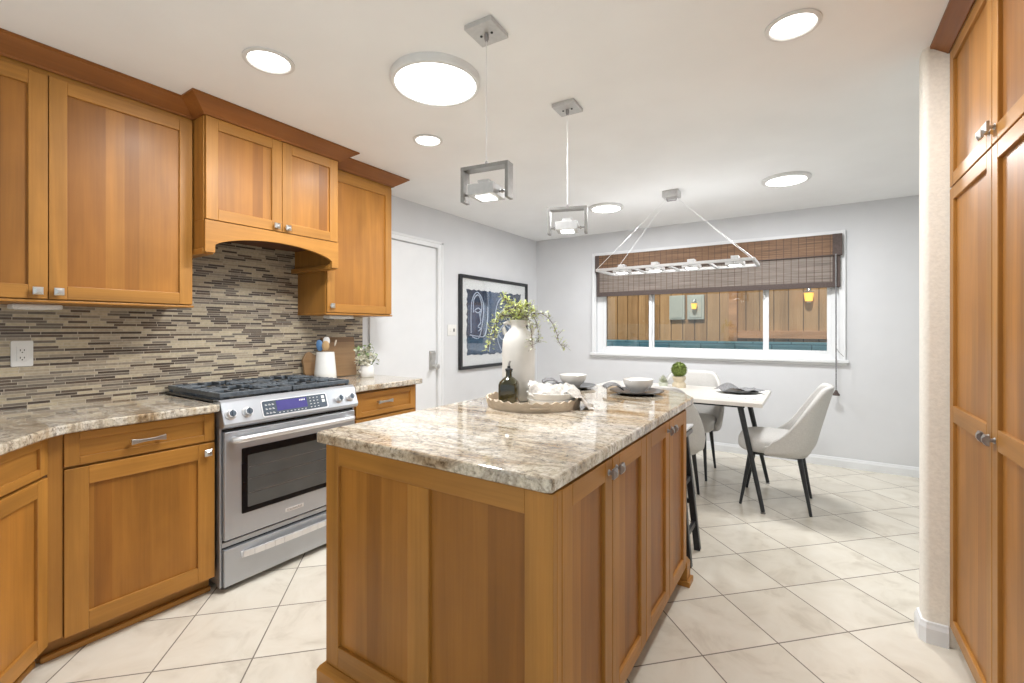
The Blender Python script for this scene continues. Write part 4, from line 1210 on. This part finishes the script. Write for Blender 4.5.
# ---- tall vase
t = thing('tall_vase', 'tall cream stoneware jug vase with small ear handles on the tray', 'vase', (-1.210, 1.907, CT + .0105))
VP = [(0, 0), (.064, 0), (.073, .006), (.078, .03), (.080, .12), (.080, .255), (.077, .292), (.066, .324), (.047, .345), (.038, .356), (.035, .376), (.041, .386), (.041, .395), (.033, .395), (.030, .376), (.032, .355), (.046, .325), (.054, .27), (0, .26)]
MB().lathe(VP, 40).build('body', 'stoneware', t, smooth=True, sharp=60)
for s in (-1, 1):
    dx, dy = s * .8368, s * .5475
    p = [(.034, .376), (.052, .384), (.068, .376), (.073, .354), (.066, .330), (.056, .322)]
    MB().tube([(dx * q, dy * q, z) for q, z in p], [.009, .010, .010, .010, .011, .010], 10).build('handle', 'stoneware', t, smooth=True)
# ---- spray of branches in the vase
t = thing('leafy_branches', 'airy lime green branches drooping from the tall cream vase', 'branches', (-1.210, 1.907, CT + .365))
random.seed(7)
stems, lv = MB(), MB()
rt = Vector((.8368, .5475, 0)); fwd = Vector((-.5475, .8368, 0)); upv = Vector((0, 0, 1))
def branch(tips, leafmix, dens, wd=.011, droop=0):
    pts = [Vector((0, 0, -.025)), Vector((0, 0, .03))] + [rt * a + fwd * c + upv * b for a, b, c in tips]
    q = []
    for i in range(len(pts) - 1):
        p0, p1, p2, p3 = pts[max(0, i - 1)], pts[i], pts[i + 1], pts[min(len(pts) - 1, i + 2)]
        for k_ in range(5):
            u = k_ / 5
            q.append(.5 * (2 * p1 + (p2 - p0) * u + (2 * p0 - 5 * p1 + 4 * p2 - p3) * u * u + (3 * p1 - p0 - 3 * p2 + p3) * u ** 3))
    q.append(pts[-1])
    stems.tube(q, [.0022 - .0012 * i / len(q) for i in range(len(q))], 5)
    for i, p in enumerate(q[6:]):
        for _ in range(dens):
            d = Vector((random.uniform(-1, 1), random.uniform(-1, 1), random.uniform(-.6, .9)))
            tw = p + d * random.uniform(.004, .028)
            stems.tube([p, tw], [.0007, .0005], 3)
            lv.leaf(tw, d + Vector((0, 0, random.uniform(-.3, .3))), random.uniform(.012, .022), random.uniform(.007, .012), 0 if random.random() < leafmix else 1)
branch([(-.05, .06, 0), (-.10, .05, .01), (-.13, -.02, .01), (-.150, -.10, .0)], .95, 7)
branch([(-.05, .09, -.02), (-.08, .07, .02), (-.11, .01, 0), (-.12, -.05, .0)], .95, 7)
branch([(-.03, .08, .02), (-.05, .13, .0), (-.075, .15, 0)], .95, 8)
branch([(.01, .08, -.02), (.03, .11, .0), (.06, .11, 0)], .9, 8)
branch([(.02, .07, .03), (.05, .09, .02), (.08, .07, .03)], .85, 8)
branch([(.0, .06, -.03), (.01, .10, -.05), (-.02, .10, -.06)], .95, 8)
branch([(.03, .05, 0), (.07, .06, 0), (.095, .0, 0), (.10, -.07, -.01)], .35, 6)
branch([(.02, .05, -.02), (.045, .05, -.06), (.06, -.02, -.09), (.065, -.09, -.095)], .15, 6)
branch([(.04, .06, .01), (.10, .075, .02), (.15, .05, .02), (.185, -.01, .02), (.205, -.075, .02), (.235, -.09, .02)], .35, 4)
so = stems.build('stems', 'stem', t)
lv.build('leaves', ['leaf_lime', 'leaf_grey'], t)['kind'] = 'stuff'
# ---- oil bottle
t = thing('oil_bottle', 'dark olive glass bottle with pour spout on the tray', 'bottle', (-1.172, 1.765, CT + .0105), R(20))
bmb = MB()
def bot(u, v):
    rows = [(.0001, 0), (.040, 0), (.044, .004), (.044, .094), (.041, .108), (.028, .123), (.015, .132), (.0135, .152), (.0165, .154), (.0165, .161), (.0001, .161)]
    i = int(round(v * (len(rows) - 1))); r_, z = rows[i]
    a = 2 * PI * u
    n_ = 5.0 if z < .10 else (3.2 if z < .12 else 2.0)
    ca, sa = math.cos(a), math.sin(a)
    return (r_ * math.copysign(abs(ca) ** (2 / n_), ca), r_ * math.copysign(abs(sa) ** (2 / n_), sa), z)
bmb.grid(bot, 40, 11, close_u=True).build('body', 'bottle', t, smooth=True, sharp=50)
MB().lathe([(.018, .161), (.018, .166), (.008, .170), (.007, .180), (0, .180)], 16).build('collar', 'black_metal', t, smooth=True)
MB().tube([(0, 0, .176), (.001, 0, .190), (.006, 0, .203)], [.006, .005, .0045], 10).build('spout', 'pewter', t, smooth=True)
# ---- white dish and towel
dx_, dy_ = -1.009, 1.876
t = thing('white_dish', 'stacked white ceramic dishes holding a crumpled towel on the tray', 'dish', (dx_, dy_, CT + .0105))
MB().lathe([(0, 0), (.085, 0), (.105, .010), (.112, .030), (.108, .032), (.095, .014), (0, .012)], 44).build('lower_dish', 'ceramic', t, smooth=True)
MB().lathe([(0, .014), (.080, .014), (.105, .030), (.116, .062), (.112, .063), (.098, .034), (0, .026)], 44).build('upper_dish', 'ceramic', t, smooth=True)
random.seed(3)
from mathutils import noise as mnoise
def towel_f(u, v):
    # heap in the dish running out over the rim to the counter on the right
    sd = u * 2 - 1
    along = -.105 + .315 * v
    wid = .082 * (1 - .45 * max(0, v - .5) * 1.4)
    cr = mnoise.noise(Vector((u * 5.2, v * 7.5, 1.7))) * .030 + mnoise.noise(Vector((u * 12, v * 17, 4.1))) * .012
    z = .076 + cr + .020 * (1 - sd * sd) * (1 - v)
    if along > .090:
        k_ = (along - .090) / .120
        z = z * (1 - smooth01(k_)) + (.004 + abs(cr) * .8 - .010) * smooth01(k_)
    z -= .020 * sd * sd
    a2 = along - .028 * max(0, along - .09) / .12 + mnoise.noise(Vector((u * 8, v * 6, 9.3))) * .010
    p = rt * a2 + fwd * (sd * wid + .007 * math.sin(14 * v) - .030 * v)
    return (p.x, p.y, max(z, -.008 if along > .14 else .045))
tw = MB().grid(towel_f, 44, 60).build('dish_towel', 'towel', None, loc=(dx_, dy_, CT + .012), smooth=True, sharp=180, solid=.004, subd=1)
tag(tw, 'crumpled cream dish towel spilling over the white dish and tray rim', 'towel')

# ---- two place settings
def setting(x, y, labs, sc=1.0):
    p = thing('dinner_plate', labs[0], 'plate', (x, y, CT), 0, 'charcoal plates on the island')
    MB().lathe([(0, 0), (.082, 0), (.092, .004), (.147, .016), (.149, .019), (.142, .019), (.089, .009), (0, .008)], 48).build('dish', 'charcoal_plate', p, smooth=True)
    b = thing('cereal_bowl', labs[1], 'bowl', (x + .008, y + .006, CT + .009), 0, 'white bowls on the island')
    MB().lathe([(0, .002), (.040, .0), (.043, .0), (.043, .006), (.062, .020), (.078, .045), (.084, .072), (.081, .073), (.074, .046), (.056, .020), (0, .012)], 44).build('shell', 'ceramic', b, smooth=True, sharp=60)
    def nap(u, v):
        a = -.055 + .11 * u; bq = v
        rr = -.075 - .105 * bq
        lift = .017 + .030 * math.sin(PI * min(1, bq * 1.05)) ** .7 * (1 - .35 * abs(2 * u - 1)) + .007 * math.sin(19 * u) * (.4 + bq)
        q = rt * rr + fwd * (a * (.35 + .85 * bq) - .006)
        return (q.x, q.y, lift + .020 * bq)
    m = MB().grid(nap, 22, 16)
    o = m.build('napkin', 'grey_cloth', None, loc=(x, y, CT + .002), smooth=True, sharp=180, solid=.0035, subd=1)
    tag(o, labs[2], 'napkin', 'grey napkins on the island')
setting(-.822, 2.528, ('charcoal dinner plate under the white bowl nearer the clipped counter corner', 'white bowl nearer the clipped corner of the island top', 'grey folded napkin on the plate nearer the clipped counter corner'))
setting(-1.237, 2.559, ('charcoal dinner plate under the white bowl behind the towel', 'white bowl just behind the crumpled towel on the island', 'grey folded napkin standing beside the white bowl behind the towel'))

# ================================================================== THINGS ON THE DINING TABLE
# placemat with script
t = thing('placemat', 'white placemat with grey script at the right end of the table', 'placemat', (-.50, 4.12, TZ))
MB().box(-.69, -.325, 3.80, 4.44, TZ, TZ + .003).build('sheet', 'paper', t, world=True)
sq = MB(); random.seed(9)
for yy in (3.835, 3.86):
    x = -.62
    while x < -.36:
        n = random.randint(2, 5)
        pts = [(x + i * .008, yy + random.uniform(-.008, .008), TZ + .0035) for i in range(n + 1)]
        sq.tube(pts, .0014, 4); x += n * .008 + random.uniform(.008, .03)
sq.build('script', 'ink', t, world=True)
p = thing('dinner_plate', 'charcoal dinner plate on the white placemat of the dining table', 'plate', (-.50, 4.18, TZ + .0035))
MB().lathe([(0, 0), (.080, 0), (.090, .004), (.140, .016), (.142, .019), (.135, .019), (.086, .009), (0, .008)], 48).build('dish', 'charcoal_plate', p, smooth=True)
def nap2(u, v):
    s = 2 * u - 1
    X = -.17 + .34 * u; Y = -.09 + .18 * v
    z = .022 + .010 * math.sin(11 * u + 3 * v) ** 2 + .050 * math.exp(-((s + .50) / .30) ** 2) * (1 - .5 * (2 * v - 1) ** 2)
    q = rt * X + fwd * Y
    return (q.x, q.y, z)
o = MB().grid(nap2, 34, 14).build('napkin', 'grey_cloth', None, loc=(-.50, 4.18, TZ + .003), smooth=True, sharp=180, solid=.005, subd=1)
tag(o, 'grey patterned napkin folded on the dining table plate', 'napkin')
# boxwood ball in a beige pot
t = thing('topiary_plant', 'round green boxwood ball in a beige footed pot on the table', 'potted plant', (-1.005, 4.30, TZ))
MB().lathe([(0, 0), (.058, 0), (.060, .030), (.050, .045), (.044, .050), (.046, .060), (.056, .072), (.058, .100), (.050, .102), (.046, .080), (0, .075)], 28).build('pot', 'pot_beige', t, smooth=True, sharp=50)
tm = MB(); random.seed(5)
tm.lathe([(.062 * math.sin(PI * i / 12) + 1e-7, .160 - .060 * math.cos(PI * i / 12)) for i in range(13)], 20)
for i in range(900):
    zc = random.uniform(-1, 1); a = random.uniform(0, 2 * PI); q = math.sqrt(1 - zc * zc)
    d = Vector((q * math.cos(a), q * math.sin(a), zc))
    tm.leaf(Vector((0, 0, .160)) + d * .058, d + Vector([random.uniform(-.7, .7) for _ in range(3)]), random.uniform(.012, .020), .009)
tm.build('foliage', 'moss', t)
# small succulent in a pale pot
t = thing('succulent_plant', 'tiny grey-green succulent in a pale mint pot beside the boxwood ball', 'potted plant', (-1.135, 4.26, TZ))
MB().lathe([(0, 0), (.034, 0), (.044, .040), (.040, .042), (.036, .034), (0, .032)], 20).build('pot', 'pot_mint', t, smooth=True)
sm = MB()
for i in range(46):
    a = i * 2.4; e_l = .35 + .030 * i
    d = Vector((math.cos(a) * math.cos(e_l), math.sin(a) * math.cos(e_l), math.sin(e_l) + .2))
    sm.leaf((.010 * math.cos(a), .010 * math.sin(a), .035), d, .045 + .035 * i / 46, .013)
sm.build('foliage', 'leaf_grey', t)

# ================================================================== THINGS ON THE SHORT COUNTER
# utensil crock
t = thing('utensil_crock', 'tapered white ceramic crock of utensils by the range', 'crock', (-2.855, 1.972, CT))
MB().lathe([(0, 0), (.070, 0), (.075, .004), (.072, .06), (.059, .195), (.058, .200), (.053, .200), (.060, .10), (.064, .02), (0, .016)], 40).build('vessel', 'ceramic', t, smooth=True, sharp=60)
def utensil(name, lab, cat, mat, base, tip, hw, hl, ht):
    base, tip = Vector(base), Vector(tip)
    t = thing(name, lab, cat, base)
    d = (tip - base)
    MB().tube([(0, 0, 0), d * .6], .0048, 8).build('handle', mat, t, smooth=True)
    dn = d.normalized(); Z = dn; X = rt - rt.dot(Z) * Z; X.normalize(); Y = Z.cross(X)
    T = Matrix((X, Y, Z)).transposed().to_4x4(); T.translation = d
    m = MB(); m.lathe([(1e-6, -1)] + [(math.cos(PI * (i / 10 - .5)) ** .75 + 1e-6, math.sin(PI * (i / 10 - .5))) for i in range(1, 10)] + [(1e-6, 1)], 18, T=T @ Matrix.Diagonal((hw, ht, hl, 1)))
    m.build('head', mat, t, smooth=True)
c0 = Vector((-2.855, 1.972, CT + .055))
utensil('silicone_spatula', 'blue silicone spatula standing in the white crock', 'spatula', 'blue', c0 - rt * .015, c0 + rt * -.045 + Vector((0, 0, .190)) + fwd * .01, .024, .040, .008)
utensil('wooden_spoon', 'round wooden spoon standing in front in the white crock', 'spoon', 'spoon_wood', c0 + fwd * -.005, c0 + rt * .008 + fwd * -.015 + Vector((0, 0, .190)), .026, .033, .007)
utensil('ceramic_spoon', 'cream spoon behind the wooden spoon in the crock', 'spoon', 'ceramic', c0 + fwd * .01, c0 + rt * .000 + fwd * .018 + Vector((0, 0, .222)), .024, .030, .007)
utensil('bamboo_stick', 'pale slim utensil handle leaning right out of the crock', 'utensil', 'pale_wood', c0 + rt * .01, c0 + rt * .070 + Vector((0, 0, .208)), .0065, .024, .005)
# cutting boards leaning against the backsplash
t = thing('cutting_board', 'large dark-grained wooden cutting board leaning on the mosaic behind the crock', 'cutting board', (XL + .050, 2.195, CT), R(90))
lean = Matrix.Rotation(R(-7), 4, 'X')
MB().prism(rrect(-.150, .135, .002, .300, .012), 0, .020, T=lean @ Matrix.Rotation(R(90), 4, 'X')).build('board', 'board_wood', t, bevel=.004)
t = thing('bread_board', 'small wavy-edged wooden board leaning left of the white crock', 'cutting board', (XL + .050, 1.945, CT), R(90))
poly = []
for i in range(36):
    a = 2 * PI * i / 36
    poly.append((.060 * math.cos(a) * (1 + .09 * math.sin(5 * a + 1)), .103 + .092 * math.sin(a) * (1 + .08 * math.sin(4 * a))))
MB().prism(poly, 0, .022, T=lean @ Matrix.Rotation(R(90), 4, 'X')).build('board', 'board_wood', t, bevel=.004)
# small white vase of cream flowers
t = thing('bud_vase', 'small white vase at the end of the short counter', 'vase', (-2.80, 2.290, CT))
MB().lathe([(0, 0), (.044, 0), (.050, .006), (.052, .04), (.047, .080), (.042, .090), (.038, .090), (.043, .05), (.040, .012), (0, .012)], 32).build('vessel', 'ceramic', t, smooth=True, sharp=60)
MB().tube([tuple(rt * -.040 + fwd * -.02 + Vector((0, 0, .03))), tuple(rt * -.052 + fwd * -.03 + Vector((0, 0, .05))), tuple(rt * -.040 + fwd * -.02 + Vector((0, 0, .082)))], .007, 8).build('handle', 'ceramic', t, smooth=True)
t = thing('flower_bunch', 'cream blossoms with green leaves in the small white vase', 'flowers', (-2.80, 2.290, CT + .085))
fl, lf, stm = MB(), MB(), MB(); random.seed(21)
for (a, b, c_, r_) in ((-.055, .035, -.02, .030), (-.035, .075, .0, .030), (-.02, .05, -.03, .032), (.005, .025, -.03, .026), (.03, .065, -.01, .028), (-.045, .105, .01, .024), (.0, .10, .02, .026)):
    p = rt * a + fwd * c_ + Vector((0, 0, b))
    stm.tube([(0, 0, -.06), tuple(p)], .002, 5)
    for i in range(26):
        d = Vector([random.gauss(0, 1) for _ in range(3)]).normalized()
        fl.leaf(p + d * r_ * .35, d + Vector([random.uniform(-.4, .4) for _ in range(3)]), r_ * 1.05, r_ * 1.05)
for i in range(40):
    a = random.uniform(-.085, .085); b = random.uniform(.0, .16); c_ = random.uniform(-.04, .03)
    p = rt * a + fwd * c_ + Vector((0, 0, b))
    if i % 4 == 0: stm.tube([(0, 0, -.04), tuple(p)], .0015, 5)
    d = Vector([random.gauss(0, 1) for _ in range(3)])
    lf.leaf(p, d, random.uniform(.032, .048), random.uniform(.024, .034), 0 if random.random() < .6 else 1)
stm.build('stems', 'leaf_green', t)
fl.build('blossoms', 'petal', t)
lf.build('leaves', ['leaf_green', 'leaf_grey'], t)
